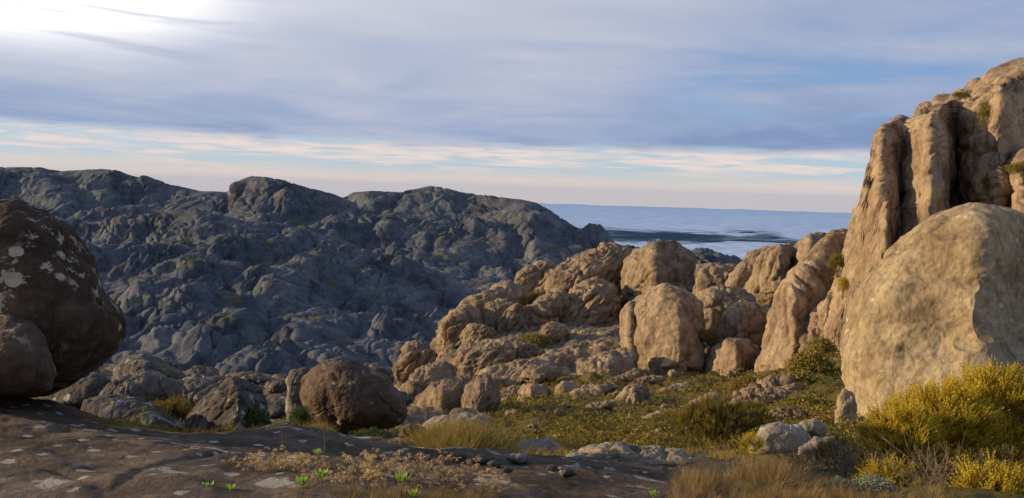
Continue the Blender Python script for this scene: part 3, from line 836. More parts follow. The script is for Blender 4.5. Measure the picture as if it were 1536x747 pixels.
# ------------------------------------------------------------------ domes of the middle ground
DM = dict(joint=0.022, grow=1.05, lump=0.07, flute=0.05, fk=5, crack=0.014, ck=1.5, fine=0.014, vz=0.25)
rock('granite_dome', 'tall knob-topped dome standing at the centre of the skyline gap', 'rock dome',
     [(914, 500), (916, 460), (925, 434), (934, 408), (944, 391), (958, 378), (974, 366), (990, 361), (1008, 363), (1024, 375), (1040, 383), (1038, 404), (1032, 450), (984, 480), (940, 505)], 250, thick=18,
     prof=[(914, 10), (960, -3), (985, -8), (1005, 2), (1040, 12)], sub=7, seed=110, mat=M_ridge, **DM)
rock('granite_dome', 'broad front dome with a split left rib, below the knob-topped one', 'rock dome',
     [(934, 540), (932, 500), (934, 470), (946, 455), (962, 444), (978, 434), (996, 430), (1026, 437), (1047, 454), (1055, 480), (1060, 505), (1060, 540), (1045, 575), (1000, 590), (948, 585)], 170, thick=10,
     prof=[(932, 5), (946, 1), (951, 5), (960, 0), (1020, -6), (1040, -4), (1060, 5)], lean=0.25, sub=7, seed=111, mat=M_tan, lump=0.06, flute=0.03, fk=4, crack=0.008, ck=1.3, fine=0.009, tilt=0.3)
rock('leaning_slab', 'wedge slab leaning on the foot of the broad front dome', 'rock slab',
     [(990, 552), (996, 535), (1013, 522), (1030, 510), (1042, 503), (1053, 515), (1060, 535), (1050, 556)], 158, thick=2.5, turn=-0.3, lean=0.6, sub=5, seed=112, mat=M_tan, lump=0.03, flute=0.01, crack=0.0, fine=0.01)
rock('granite_dome', 'brown shaded dome behind, between the knob-topped dome and the right-hand one', 'rock dome',
     [(1030, 450), (1035, 415), (1048, 402), (1075, 396), (1100, 400), (1112, 425), (1110, 455), (1070, 470)], 320, thick=16, turn=0.3, sub=6, seed=113, mat=M_ridge, **DM)
rock('granite_block', 'jointed brown blocks behind the shoulder of the broad front dome', 'rock outcrop',
     [(1040, 485), (1046, 450), (1058, 438), (1085, 434), (1112, 440), (1130, 448), (1128, 462), (1100, 478), (1085, 500), (1060, 510)], 215, thick=10, turn=0.1, sub=6, seed=114, mat=M_ridge, lump=0.06, flute=0.02, crack=0.06, ck=2.6, fine=0.012)
rock('granite_dome', 'left lobe of the right-hand summit, narrow and rounded', 'rock dome',
     [(1087, 445), (1092, 425), (1102, 406), (1115, 388), (1132, 376), (1150, 370), (1160, 378), (1150, 400), (1138, 425), (1125, 452)], 305, thick=12, turn=-0.2, sub=6, seed=115, mat=M_ridge, **DM)
rock('granite_dome', 'middle lobe of the right-hand summit with grooved face', 'rock dome',
     [(1110, 452), (1122, 425), (1136, 400), (1146, 383), (1160, 372), (1178, 367), (1193, 370), (1200, 395), (1198, 425), (1180, 455), (1140, 465)], 292, thick=14, prof=[(1110, 6), (1170, -5), (1200, 8)], sub=6, seed=116, mat=M_ridge, **DM)
rock('granite_dome', 'rightmost and highest lobe of the right-hand summit touching the cliff', 'rock dome',
     [(1180, 410), (1186, 382), (1196, 364), (1212, 356), (1235, 353), (1250, 356), (1268, 380), (1262, 410), (1230, 425), (1200, 428)], 286, thick=14, prof=[(1180, 6), (1215, -4), (1268, 10)], sub=6, seed=117, mat=M_ridge, **DM)
rock('granite_dome', 'upright fluted dome between the broad front dome and the sloping ramp', 'rock dome',
     [(1066, 530), (1074, 508), (1084, 490), (1086, 470), (1096, 458), (1110, 452), (1135, 458), (1158, 468), (1156, 490), (1150, 510), (1142, 530), (1100, 545)], 172, thick=8, prof=[(1066, 4), (1110, -3), (1158, 6)], lean=0.2, sub=6, seed=118, mat=M_tan, lump=0.05, flute=0.06, fk=6, crack=0.02, fine=0.01)
rock('granite_block', 'pale blunt block at the foot of the upright fluted dome', 'boulder',
     [(1053, 590), (1054, 562), (1060, 540), (1068, 522), (1090, 508), (1118, 508), (1138, 518), (1142, 540), (1130, 560), (1110, 580), (1080, 595)], 158, thick=6, prof=[(1053, 3), (1105, -3), (1120, 0), (1142, 6)], sub=6, seed=119, mat=M_tan, lump=0.05, flute=0.02, crack=0.02, ck=1.5, fine=0.01)
rock('sloping_buttress', 'long smooth ramp of granite rising from the heath to the cliff', 'rock buttress',
     [(1136, 600), (1138, 560), (1144, 530), (1150, 500), (1158, 475), (1170, 445), (1186, 420), (1204, 398), (1224, 376), (1244, 358), (1268, 352), (1280, 420), (1262, 470), (1235, 500), (1212, 540), (1190, 575), (1160, 600)], 148, thick=8, grow=1.07,
     prof=[(1136, 6), (1190, -3), (1215, 0), (1270, 4)], lean=0.4, sub=7, seed=120, mat=M_tan, joint=0.008, lump=0.03, flute=0.035, fk=5, crack=0.008, ck=1.5, fine=0.008, tilt=0.5)
rock('sloping_buttress', 'second fluted ramp tucked between the smooth ramp and the cliff', 'rock buttress',
     [(1186, 560), (1192, 530), (1204, 500), (1222, 470), (1245, 448), (1262, 440), (1272, 462), (1262, 500), (1244, 530), (1220, 555)], 138, thick=5, grow=1.1, prof=[(1186, 3), (1240, -2), (1272, 4)], lean=0.4, sub=6, seed=121, mat=M_tan, lump=0.05, flute=0.09, fk=6, crack=0.01, fine=0.01, tilt=0.5)

# the lumpy ridge left of the domes
RD = dict(joint=0.030, grow=1.07, mat=M_ridge, lump=0.09, flute=0.055, fk=5, crack=0.028, ck=1.8, pillow=0.012, fine=0.02, tilt=-0.5, vz=0.3)
G_R = 'rounded lumps of the sunlit ridge'
def lump(label, ol, d, **k):
    a = dict(RD); a.update(k)
    return rock('granite_lump', label, 'rock outcrop', ol, d, group=G_R, **a)
lump('highest round-topped lump of the sunlit ridge, next to the knob-topped dome', [(820, 445), (827, 420), (842, 402), (862, 390), (884, 380), (906, 373), (930, 374), (948, 384), (945, 410), (935, 440), (895, 452), (846, 455)], 262, sub=7, turn=-0.1, thick=15)
lump('big fluted lump directly under the highest one', [(830, 495), (832, 470), (848, 452), (866, 433), (893, 423), (918, 428), (928, 452), (922, 483), (900, 502), (862, 504)], 236, sub=7, turn=0.05, thick=12)
lump('smooth leaning lump on the crest left of a small green patch', [(768, 455), (767, 432), (778, 412), (794, 401), (812, 395), (828, 396), (830, 412), (812, 432), (798, 450), (780, 462)], 270, sub=6, turn=-0.2)
lump('two-part lump on the crest beside the highest one', [(798, 450), (804, 425), (820, 408), (842, 399), (862, 396), (870, 410), (856, 430), (835, 450)], 268, sub=6)
lump('cracked bulb forming the left end of the sunlit ridge', [(661, 550), (658, 510), (663, 482), (676, 468), (696, 460), (714, 468), (720, 490), (712, 520), (695, 548), (676, 565)], 228, sub=7, thick=12)
lump('low crest lump sloping down to the left end bulb', [(686, 480), (698, 458), (722, 442), (748, 430), (772, 428), (784, 440), (776, 462), (745, 478), (712, 488)], 244, sub=6, turn=-0.2)
lump('lump under the low crest, split by a dark crack', [(712, 492), (718, 470), (734, 457), (758, 453), (775, 460), (772, 478), (752, 492), (728, 500)], 232, sub=6)
lump('squat lump in the middle of the ridge face', [(744, 508), (748, 482), (758, 466), (776, 458), (792, 468), (790, 488), (776, 506), (756, 514)], 224, sub=6)
lump('diagonal fluted slab rising toward the big fluted lump', [(767, 512), (769, 488), (785, 468), (808, 454), (835, 444), (854, 450), (850, 474), (835, 494), (812, 510), (785, 516)], 229, sub=6, turn=-0.25, flute=0.08, tilt=0.6)
lump('small cube-like boulder sitting on a ledge of the ridge', [(814, 508), (816, 492), (828, 485), (846, 488), (853, 500), (846, 514), (828, 516)], 205, sub=5, thick=3)
lump('dark-fronted block below the left end of the ridge', [(693, 528), (694, 500), (706, 488), (728, 486), (740, 496), (744, 514), (736, 530), (710, 534)], 205, sub=6, turn=0.3)
lump('long block with a shaded face and sunlit top, under the ridge', [(672, 586), (676, 545), (686, 525), (705, 515), (735, 511), (757, 514), (766, 532), (762, 555), (735, 572), (702, 588)], 172, sub=7, prof=[(672, 5), (692, -2), (766, -3)], turn=0.1, crack=0.02)
lump('row of upright knobs at the right end of the long shaded block', [(750, 552), (753, 522), (768, 514), (795, 516), (812, 530), (808, 548), (785, 556)], 178, sub=6, flute=0.12, fk=4, crack=0.01)
lump('craggy grey pinnacle at the far left foot of the ridge', [(596, 580), (604, 540), (610, 520), (624, 514), (640, 520), (658, 516), (668, 530), (665, 555), (640, 570), (615, 585)], 262, sub=6, flute=0.16, fk=5, crack=0.05, ck=3)
lump('low slab sloping left from under the long shaded block', [(590, 600), (600, 580), (618, 562), (640, 550), (666, 543), (682, 552), (682, 578), (650, 592), (615, 604)], 142, sub=6, turn=-0.3, lean=0.6, flute=0.03, tilt=0.5)
lump('long low pavement slab under the row of knobs', [(712, 582), (730, 562), (750, 550), (790, 540), (820, 537), (850, 543), (856, 562), (830, 574), (780, 582), (740, 588)], 152, sub=6, lean=0.9, thick=5, ck=2.5)
lump('wide pavement slab at the edge of the heath', [(852, 585), (858, 560), (870, 543), (900, 530), (930, 526), (948, 532), (950, 560), (925, 578), (885, 590)], 152, sub=6, lean=0.8, thick=5, flute=0.04)
lump('upper pavement slab between the big fluted lump and the broad dome', [(824, 528), (836, 510), (865, 500), (900, 493), (935, 492), (942, 508), (920, 522), (875, 530)], 212, sub=6, lean=0.8, thick=6)
lump('middle pavement slab, darker and thinner', [(800, 552), (822, 532), (860, 520), (910, 514), (940, 518), (940, 536), (900, 545), (845, 555)], 188, sub=6, lean=0.8, thick=6)
lump('small slab beside the lower edge of the pavement', [(782, 566), (792, 552), (815, 548), (838, 556), (832, 570), (800, 576)], 142, sub=5, lean=0.5, thick=3)

# far little dark hills in the gap
for lab, ol, d in [('small dark hill just left of the knob-topped dome', [(925, 400), (926, 378), (940, 369), (958, 374), (968, 384), (966, 405)], 620),
                   ('low dark ridge seen in the gap right of the knob-topped dome', [(1020, 420), (1030, 384), (1052, 376), (1072, 381), (1098, 388), (1125, 396), (1120, 425), (1060, 435)], 620)]:
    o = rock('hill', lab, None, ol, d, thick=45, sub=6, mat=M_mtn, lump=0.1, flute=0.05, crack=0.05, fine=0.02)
    o['kind'] = 'structure'

# ------------------------------------------------------------------ boulders on the heath
B = dict(lump=0.07, flute=0.02, crack=0.02, ck=1.4, fine=0.014, mat=M_tan)
G_B = 'loose boulders on the heath slope'
def boulder(label, ol, d, name='boulder', group=G_B, **k):
    a = dict(B); a.update(k)
    return rock(name, label, 'boulder', ol, d, group=group, **a)
boulder('upright fluted boulder alone in the heath, casting a long shadow', [(922, 622), (923, 600), (930, 588), (940, 580), (954, 579), (967, 583), (974, 594), (975, 608), (965, 620), (940, 626)], 70, sub=6, thick=1.6, prof=[(922, .8), (952, -.5), (975, .5)], flute=0.10, fk=3.5)
boulder('small upright stone in front of the fluted boulder', [(938, 645), (939, 627), (945, 618), (955, 622), (955, 640), (950, 648)], 52, sub=5)
boulder('pair of low stones right of the small upright stone', [(962, 642), (964, 628), (976, 620), (990, 618), (1010, 622), (1012, 636), (990, 642)], 50, sub=5, crack=0.12)
boulder('pale flat stone low in the heath, nearest the dark bush', [(958, 670), (962, 658), (975, 648), (993, 642), (1004, 650), (1004, 664), (985, 674)], 33, sub=6, mat=M_tan_near)
boulder('reddish round stone in the middle of the heath', [(858, 634), (864, 622), (876, 615), (890, 616), (897, 626), (890, 637), (872, 638)], 62, sub=5)
boulder('small stone touching the right of the reddish one', [(893, 636), (897, 628), (906, 624), (913, 630), (910, 640), (900, 642)], 60, sub=5)
boulder('dark-fronted boulder with a sunlit cap at the left end of the heath', [(776, 606), (777, 588), (786, 577), (800, 573), (816, 576), (826, 588), (818, 604), (795, 610)], 78, sub=6, prof=[(776, 1), (795, -1), (826, -1)])
boulder('rounded boulder below the pavement slabs', [(832, 600), (834, 580), (844, 571), (860, 573), (872, 584), (868, 600), (850, 606)], 92, sub=5)
boulder('low boulder to the right of the one below the pavement', [(868, 602), (870, 586), (884, 578), (902, 580), (908, 594), (898, 604)], 95, sub=5)
boulder('flat stone showing between heath tufts under the broad dome', [(985, 595), (992, 584), (1010, 578), (1030, 574), (1040, 582), (1030, 596), (1005, 600)], 95, sub=5, lean=0.5)
boulder('low pavement block in the heath below the pale blunt block', [(1030, 622), (1035, 606), (1052, 594), (1075, 590), (1090, 600), (1085, 618), (1055, 628)], 76, sub=6, lean=0.5, crack=0.06)
boulder('wide tilted slabs at the foot of the smooth ramp', [(1092, 618), (1100, 596), (1118, 580), (1150, 572), (1190, 570), (1208, 580), (1200, 600), (1170, 612), (1130, 625)], 78, sub=6, lean=0.4, flute=0.09, tilt=0.8, crack=0.08, ck=2.5)
boulder('tan slab low against the foot of the cliff', [(1170, 645), (1176, 622), (1195, 606), (1225, 600), (1240, 612), (1235, 636), (1205, 650)], 56, sub=6, lean=0.4, crack=0.08, ck=2.4)
boulder('short pillar stone at the left foot of the huge smooth boulder', [(1256, 665), (1254, 625), (1257, 595), (1266, 582), (1280, 590), (1286, 625), (1284, 668)], 29, sub=6, mat=M_tan_near)
for lab_, x_, y_, rx_, ry_ in [('tilted pavement slab in the heath left of the fluted boulder', 888, 588, 34, 9), ('low sloping slab just above the reddish round stone', 902, 608, 22, 6), ('pavement showing through the heath right of the fluted boulder', 1046, 612, 30, 9),
                               ('long tilted slab above the large dark bush', 1120, 606, 38, 12), ('tilted slab higher on the bank, against the cliff gully', 1168, 590, 34, 12), ('broken slab between the large dark bush and the cliff gully', 1176, 626, 32, 12),
                               ('low slab between the flat stone and the broad front dome', 968, 572, 26, 7), ('slab at the right end of the wide pavement', 940, 566, 24, 8), ('slab behind the big sunlit-facet boulder', 768, 588, 24, 7), ('half-buried slab at the right of the pale flat stone', 1030, 650, 22, 8)]:
    p_, d_ = gpt(x_, y_)
    ol_ = [(x_ + rx_ * math.cos(t) * (1 + .18 * math.sin(3 * t + x_)), y_ + ry_ * math.sin(t) * (1 + .2 * math.cos(2 * t + y_)) - 0.22 * (x_ * 0 + rx_ * math.cos(t))) for t in np.linspace(0, 6.28, 13)[:-1]]
    boulder(lab_, ol_, d_, name='rock_slab', sub=6, lean=0.9, thick=rx_ * d_ / F * .35, flute=0.07, tilt=0.7, crack=0.05, ck=2.4, joint=0.03)
G_P = 'boulders in front of the ridge'
boulder('big boulder with a sunlit left facet and dark front, left of the heath', [(612, 640), (616, 615), (626, 596), (645, 580), (665, 573), (690, 574), (708, 590), (712, 615), (700, 634), (660, 642), (630, 644)], 60, group=G_P, sub=7, thick=2.6, prof=[(612, 2.2), (640, 1.0), (662, -1.2), (712, -0.6)], mat=M_ridge, flute=0.01)
boulder('rounded dark boulder touching the right of the sunlit-facet one', [(692, 638), (692, 600), (702, 578), (718, 565), (733, 564), (745, 578), (749, 604), (740, 626), (715, 640)], 57, group=G_P, sub=7, thick=2.2, mat=M_ridge, flute=0.01)
boulder('low slab in front of the sunlit-facet boulder', [(588, 640), (592, 620), (606, 606), (622, 606), (630, 620), (622, 645)], 64, group=G_P, sub=5)
# random smaller stones scattered on the slope, each its own stone
rs = random.Random(5)
Mst = [M_tan, M_ridge]
sites = []
desc = ['pale', 'brown', 'reddish', 'grey-tan']
spots = [(770, 620, 10), (800, 640, 8), (832, 655, 9), (850, 606, 7), (912, 608, 8), (905, 655, 9), (1000, 610, 8), (1012, 560, 9), (880, 596, 6), (760, 600, 9), (1078, 640, 8), (925, 590, 6), (968, 560, 9), (820, 612, 6), (838, 618, 7), (930, 662, 8), (1150, 640, 12), (1172, 662, 10), (1100, 560, 8)]
st_lab = ['small stone in the heath below the rounded dark boulder', 'small stone near the dry grass at the left of the heath', 'half-buried stone above the yellow grass tuft', 'little stone under the boulder below the pavement', 'little stone left of the fluted boulder', 'half-buried stone among the low heath tufts',
          'stone at the end of the fluted boulder shadow', 'stone just under the broad front dome', 'tiny stone on the upper heath', 'stone beside the dark-fronted boulder', 'stone at the left edge of the dark bush', 'tiny stone above the fluted boulder',
          'stone at the left foot of the broad front dome', 'tiny stone in the middle of the left heath', 'tiny stone right of the shaded hollow', 'stone left of the pale flat stone', 'stone under the cliff foot, left of the pale rubble', 'stone on the bank below the cliff', 'stone in the green pocket by the blunt block']
for (x, y, r), lab in zip(spots, st_lab):
    p, d = gpt(x, y)
    ol = [(x + r * 1.15 * math.cos(t) * (1 + rs.uniform(-.2, .2)), y + r * .15 + r * .75 * math.sin(t) * (1 + rs.uniform(-.2, .2))) for t in np.linspace(0, 6.28, 9)[:-1]]
    rock('stone', lab, 'stone', ol, d, group='small stones on the heath slope', sub=4, mat=Mst[rs.randrange(2)], lump=0.12, flute=0.0, crack=0.03, fine=0.02)

# ------------------------------------------------------------------ near rocks
NR = dict(joint=0.02, lump=0.06, flute=0.0, crack=0.01, ck=1.3, fine=0.010)
rock('balanced_boulder', 'giant dark lichen-spotted boulder perched at the left edge', 'boulder',
     [(-260, 600), (-330, 500), (-280, 360), (-160, 300), (-60, 290), (0, 298), (30, 303), (62, 320), (95, 348), (122, 384), (142, 420), (156, 450), (176, 468), (181, 482), (174, 504), (158, 526), (135, 548), (108, 568), (74, 585), (40, 592), (-60, 598)], 8.2, thick=1.3,
     sub=8, mat=M_dark, seed=201, joint=0.012, boxy=0.75, lump=0.06, flute=0.0, crack=0.008, ck=1.2, fine=0.008)
rock('boulder', 'smaller rounded boulder tucked under the giant lichen-spotted one', 'boulder',
     [(-110, 600), (-120, 540), (-80, 500), (-30, 482), (15, 478), (45, 486), (64, 506), (74, 530), (80, 560), (74, 584), (40, 596)], 6.9, thick=0.5, sub=7, mat=M_dark, seed=202, joint=0.004, lump=0.05, flute=0.0, crack=0.006, fine=0.008)
rock('egg_boulder', 'large brown egg-shaped boulder resting at the centre left', 'boulder',
     [(452, 608), (449, 590), (455, 572), (468, 559), (487, 550), (512, 546), (538, 549), (562, 558), (583, 571), (598, 587), (608, 604), (612, 620), (603, 636), (578, 648), (545, 655), (510, 653), (480, 641), (462, 626)], 14.2, thick=0.8, sub=8, mat=M_brown, seed=203, joint=0.022, lump=0.075, flute=0.0, crack=0.006, fine=0.010)
rock('boulder', 'upright grey boulder hiding behind the left side of the egg-shaped one', 'boulder',
     [(431, 640), (429, 600), (431, 572), (440, 558), (458, 552), (478, 556), (486, 590), (480, 630), (455, 645)], 15.6, thick=0.45, turn=-0.3, sub=7, mat=M_grey, seed=204, boxy=0.6, **NR)
rock('wedge_boulder', 'pointed streaky boulder with a lit front face, left of the egg-shaped one', 'boulder',
     [(262, 660), (270, 640), (284, 620), (300, 602), (318, 584), (336, 573), (352, 571), (374, 575), (393, 583), (402, 604), (402, 635), (385, 655), (320, 665)], 17.5, thick=0.9, prof=[(262, .9), (355, -.6), (372, -.1), (402, 1.2)], lean=0.3,
     sub=7, mat=M_grey, seed=205, boxy=0.75, lump=0.06, flute=0.05, fk=5, crack=0.03, fine=0.016, tilt=-0.8)
rock('boulder', 'small pale stone block in the shaded hollow left of the wedge boulder', 'boulder', [(150, 602), (160, 582), (182, 568), (215, 560), (245, 564), (268, 572), (274, 592), (262, 612), (215, 622), (175, 618)], 24, thick=1.0, sub=7, mat=M_grey, seed=206, lump=0.06, flute=0.02, crack=0.04, fine=0.016)
rock('rock_slab', 'low slab between the block and the mossy edge of the bedrock', 'rock slab', [(118, 622), (128, 602), (160, 594), (205, 598), (250, 618), (275, 640), (262, 655), (200, 650), (150, 640)], 17, thick=0.9, lean=0.8, sub=7, mat=M_grey, seed=207, **NR)
rock('rock_slab', 'brown hump behind the block, capped with golden moss', 'rock slab', [(170, 572), (174, 550), (190, 537), (212, 531), (238, 540), (262, 552), (280, 566), (268, 580), (215, 586)], 42, thick=2, lean=0.3, sub=6, mat=M_grey, seed=208, **NR)
rock('rock_slab', 'long flat outcrop stretching behind the wedge boulder', 'rock slab', [(236, 600), (250, 578), (275, 568), (310, 566), (345, 566), (345, 590), (320, 612), (270, 618)], 34, thick=1.6, lean=0.5, sub=6, mat=M_grey, seed=209, lump=0.06, crack=0.05, ck=2.4, flute=0.0, fine=0.014)
rock('rock_slab', 'low brown outcrop right of the wedge boulder', 'rock slab', [(385, 618), (392, 602), (412, 592), (440, 594), (446, 612), (436, 628), (400, 632)], 27, thick=1.2, lean=0.5, sub=6, mat=M_grey, seed=210, **NR)
rock('rock_slab', 'dark slab behind the giant boulder, leading into the hollow', 'rock slab', [(70, 610), (85, 585), (112, 566), (140, 558), (168, 570), (176, 592), (150, 612), (100, 620)], 28, thick=1.2, lean=0.3, sub=6, mat=M_grey, seed=211, **NR)
for i, (lab, x, y, rx, ry, d) in enumerate([('rounded outcrop on the far lip of the hollow, under the dark slope', 300, 562, 26, 12, 62), ('flat outcrop at the lip right of the far rounded one', 375, 570, 30, 9, 66), ('low outcrop on the lip left of the egg-shaped boulder', 415, 580, 18, 10, 50),
                                            ('hump on the lip right behind the egg-shaped boulder', 590, 600, 24, 16, 48), ('far grey hump seen just over the egg-shaped boulder', 560, 568, 34, 20, 70), ('small rock at the foot of the giant boulder, in the gap', 128, 556, 22, 10, 48),
                                            ('brown hump between the moss-capped hump and the far lip', 245, 548, 22, 12, 75)]):
    ol = [(x + rx * math.cos(t) * (1 + rs.uniform(-.15, .15)), y + ry * math.sin(t) * (1 + rs.uniform(-.15, .15))) for t in np.linspace(0, 6.28, 11)[:-1]]
    rock('rock_hump', lab, 'rock outcrop', ol, d, thick=2.0, sub=6, mat=M_grey, seed=220 + i, lump=0.08, crack=0.05, ck=2.2, flute=0.02, fine=0.014)
rock('stone', 'pale rounded stone under the dry grass tussock, right of the egg-shaped boulder', 'stone', [(628, 655), (632, 636), (650, 626), (672, 622), (700, 617), (728, 622), (740, 640), (735, 660), (680, 668)], 11.6, thick=0.4, sub=6, mat=M_bank, seed=230, **NR)
rock('stone', 'small stone in the notch between the egg-shaped boulder and the tussock', 'stone', [(598, 656), (602, 642), (614, 635), (628, 638), (632, 650), (622, 660)], 11.5, thick=0.16, sub=5, mat=M_brown, seed=231, **NR)
rock('rock_slab', 'sunlit flat bedrock slab at the lower centre with a ragged dark edge', 'rock slab',
     [(830, 705), (846, 690), (870, 678), (905, 671), (950, 670), (1000, 674), (1045, 684), (1080, 700), (1092, 718), (1060, 730), (1000, 726), (930, 716), (870, 712)], 12.0, thick=0.5, lean=1.6, sub=7, mat=M_bank, seed=232, lump=0.06, flute=0.0, crack=0.05, ck=3.0, fine=0.02)
rock('rock_slab', 'pale flat slab beside the yellow grass tuft', 'rock slab', [(772, 684), (776, 666), (798, 658), (825, 658), (842, 668), (836, 684), (800, 690)], 14.5, thick=0.4, lean=1.0, sub=6, mat=M_bank, seed=233, **NR)
for i, (lab, ol, d) in enumerate([('largest of the pale lichened rocks on the right bank', [(1122, 690), (1126, 660), (1142, 642), (1170, 634), (1200, 640), (1216, 660), (1210, 688), (1170, 700)], 13),
                                  ('low grey rock right of the largest pale rock on the bank', [(1196, 700), (1200, 672), (1222, 655), (1250, 655), (1268, 675), (1262, 705)], 11.5),
                                  ('small grey stone behind the pale rocks on the bank', [(1190, 652), (1200, 634), (1222, 628), (1240, 640), (1238, 658)], 16)]):
    rock('bank_rock', lab, 'rock', ol, d, thick=0.35, sub=6, mat=M_bank, seed=240 + i, **NR)
rl = [(720, 690, 12), (742, 697, 9), (780, 690, 15), (828, 703, 8), (690, 686, 9), (850, 712, 10), (762, 706, 8)]
rlab = ['small pale-topped stone left on the shaded bedrock, below the tussock', 'small stone right of the pale-topped one on the shaded bedrock', 'largest loose stone on the shaded bedrock', 'small pale stone at the edge of the sunlit slab', 'stone under the tussock shadow', 'flat chip of stone by the sunlit slab edge', 'smallest chip on the shaded bedrock']
for (x, y, r), lab in zip(rl, rlab):
    p, d = gpt(x, y)
    ol = [(x + r * 1.2 * math.cos(t) * (1 + rs.uniform(-.2, .2)), y - r * .15 + r * .6 * math.sin(t)) for t in np.linspace(0, 6.28, 9)[:-1]]
    rock('loose_stone', lab, 'stone', ol, d, sub=4, mat=M_grey, seed=250 + x % 50, lump=0.1, flute=0, crack=0.02, fine=0.02)
#@@VEG
# ------------------------------------------------------------------ plants
rn = np.random.RandomState(21)


def leaf_mat(name, stops, rough=0.7, trans=0.25):
    m_ = bpy.data.materials.new(name); m_.use_nodes = True
    t = m_.node_tree; t.nodes.clear(); n = NT(t)
    a = n.n('ShaderNodeAttribute'); a.attribute_name = 'tint'
    pos = n.n('ShaderNodeNewGeometry').outputs['Position']
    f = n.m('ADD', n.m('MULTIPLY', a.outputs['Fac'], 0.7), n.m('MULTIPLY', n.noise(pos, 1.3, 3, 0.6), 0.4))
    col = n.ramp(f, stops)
    b = n.n('ShaderNodeBsdfPrincipled'); b.inputs['Roughness'].default_value = rough; b.inputs['Specular IOR Level'].default_value = 0.2
    n.put(b.inputs['Base Color'], col)
    tr = n.n('ShaderNodeBsdfTranslucent'); n.put(tr.inputs[0], col)
    mx = n.n('ShaderNodeMixShader'); mx.inputs[0].default_value = trans
    t.links.new(b.outputs[0], mx.inputs[1]); t.links.new(tr.outputs[0], mx.inputs[2])
    o = n.n('ShaderNodeOutputMaterial'); t.links.new(mx.outputs[0], o.inputs[0])
    return m_


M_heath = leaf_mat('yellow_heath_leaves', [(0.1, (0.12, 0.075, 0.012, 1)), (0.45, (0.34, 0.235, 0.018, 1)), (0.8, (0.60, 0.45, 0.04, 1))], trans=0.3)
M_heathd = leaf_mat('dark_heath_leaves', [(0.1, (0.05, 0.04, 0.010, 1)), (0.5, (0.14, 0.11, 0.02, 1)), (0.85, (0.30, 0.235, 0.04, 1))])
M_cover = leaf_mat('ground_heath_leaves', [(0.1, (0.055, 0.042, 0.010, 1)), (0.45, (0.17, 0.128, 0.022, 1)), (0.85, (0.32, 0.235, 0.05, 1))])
M_green = leaf_mat('green_leaves', [(0.1, (0.03, 0.05, 0.012, 1)), (0.8, (0.09, 0.13, 0.03, 1))])
M_pale = leaf_mat('pale_sage_leaves', [(0.1, (0.12, 0.13, 0.08, 1)), (0.8, (0.30, 0.31, 0.20, 1))])
M_straw = leaf_mat('straw_blades', [(0.1, (0.12, 0.075, 0.03, 1)), (0.5, (0.26, 0.17, 0.07, 1)), (0.9, (0.44, 0.31, 0.14, 1))], trans=0.3)
M_gold = leaf_mat('golden_grass_blades', [(0.1, (0.15, 0.10, 0.02, 1)), (0.5, (0.28, 0.20, 0.045, 1)), (0.9, (0.46, 0.35, 0.11, 1))], trans=0.3)
M_head = leaf_mat('dry_flower_heads', [(0.1, (0.42, 0.27, 0.11, 1)), (0.9, (0.80, 0.58, 0.28, 1))], trans=0.2)
M_bright = leaf_mat('bright_succulent_leaves', [(0.1, (0.10, 0.20, 0.02, 1)), (0.9, (0.32, 0.48, 0.06, 1))], trans=0.35, rough=0.4)
M_wood = leaf_mat('dry_wood', [(0.1, (0.05, 0.033, 0.022, 1)), (0.9, (0.20, 0.15, 0.11, 1))], trans=0.0)


def join(parts):
    V, Fc, T_ = [], [], []; k = 0
    for v, f, t in parts:
        V.append(v); Fc.append(f + k); T_.append(t); k += len(v)
    return np.concatenate(V), np.concatenate(Fc), np.concatenate(T_)


def frame_from(dirs):
    d = dirs / (np.linalg.norm(dirs, axis=1)[:, None] + 1e-9)
    ref = np.where(np.abs(d[:, 2:3]) > 0.9, np.array([[1.0, 0, 0]]), np.array([[0, 0, 1.0]]))
    x = np.cross(ref, d); x /= np.linalg.norm(x, axis=1)[:, None]
    y = np.cross(d, x)
    a = rn.rand(len(d)) * 6.283
    x2 = x * np.cos(a)[:, None] + y * np.sin(a)[:, None]; y2 = np.cross(d, x2)
    return x2, y2, d


def inst(proto, pts, dirs, scl, tint, jit=0.2):
    """stamp a small prototype (verts, faces, vertex tint) on many points, as one mesh's arrays"""
    pv, pf, pt = proto
    x, y, z = frame_from(dirs)
    s = np.asarray(scl)[:, None, None]
    V = pts[:, None, :] + s * (pv[None, :, 0:1] * x[:, None, :] + pv[None, :, 1:2] * y[:, None, :] + pv[None, :, 2:3] * z[:, None, :])
    k = len(pv); Fc = pf[None] + (np.arange(len(pts)) * k)[:, None, None]
    tn = np.asarray(tint)[:, None] * 0.7 + pt[None] * 0.3
    return V.reshape(-1, 3), Fc.reshape(-1, pf.shape[1]), tn.reshape(-1)


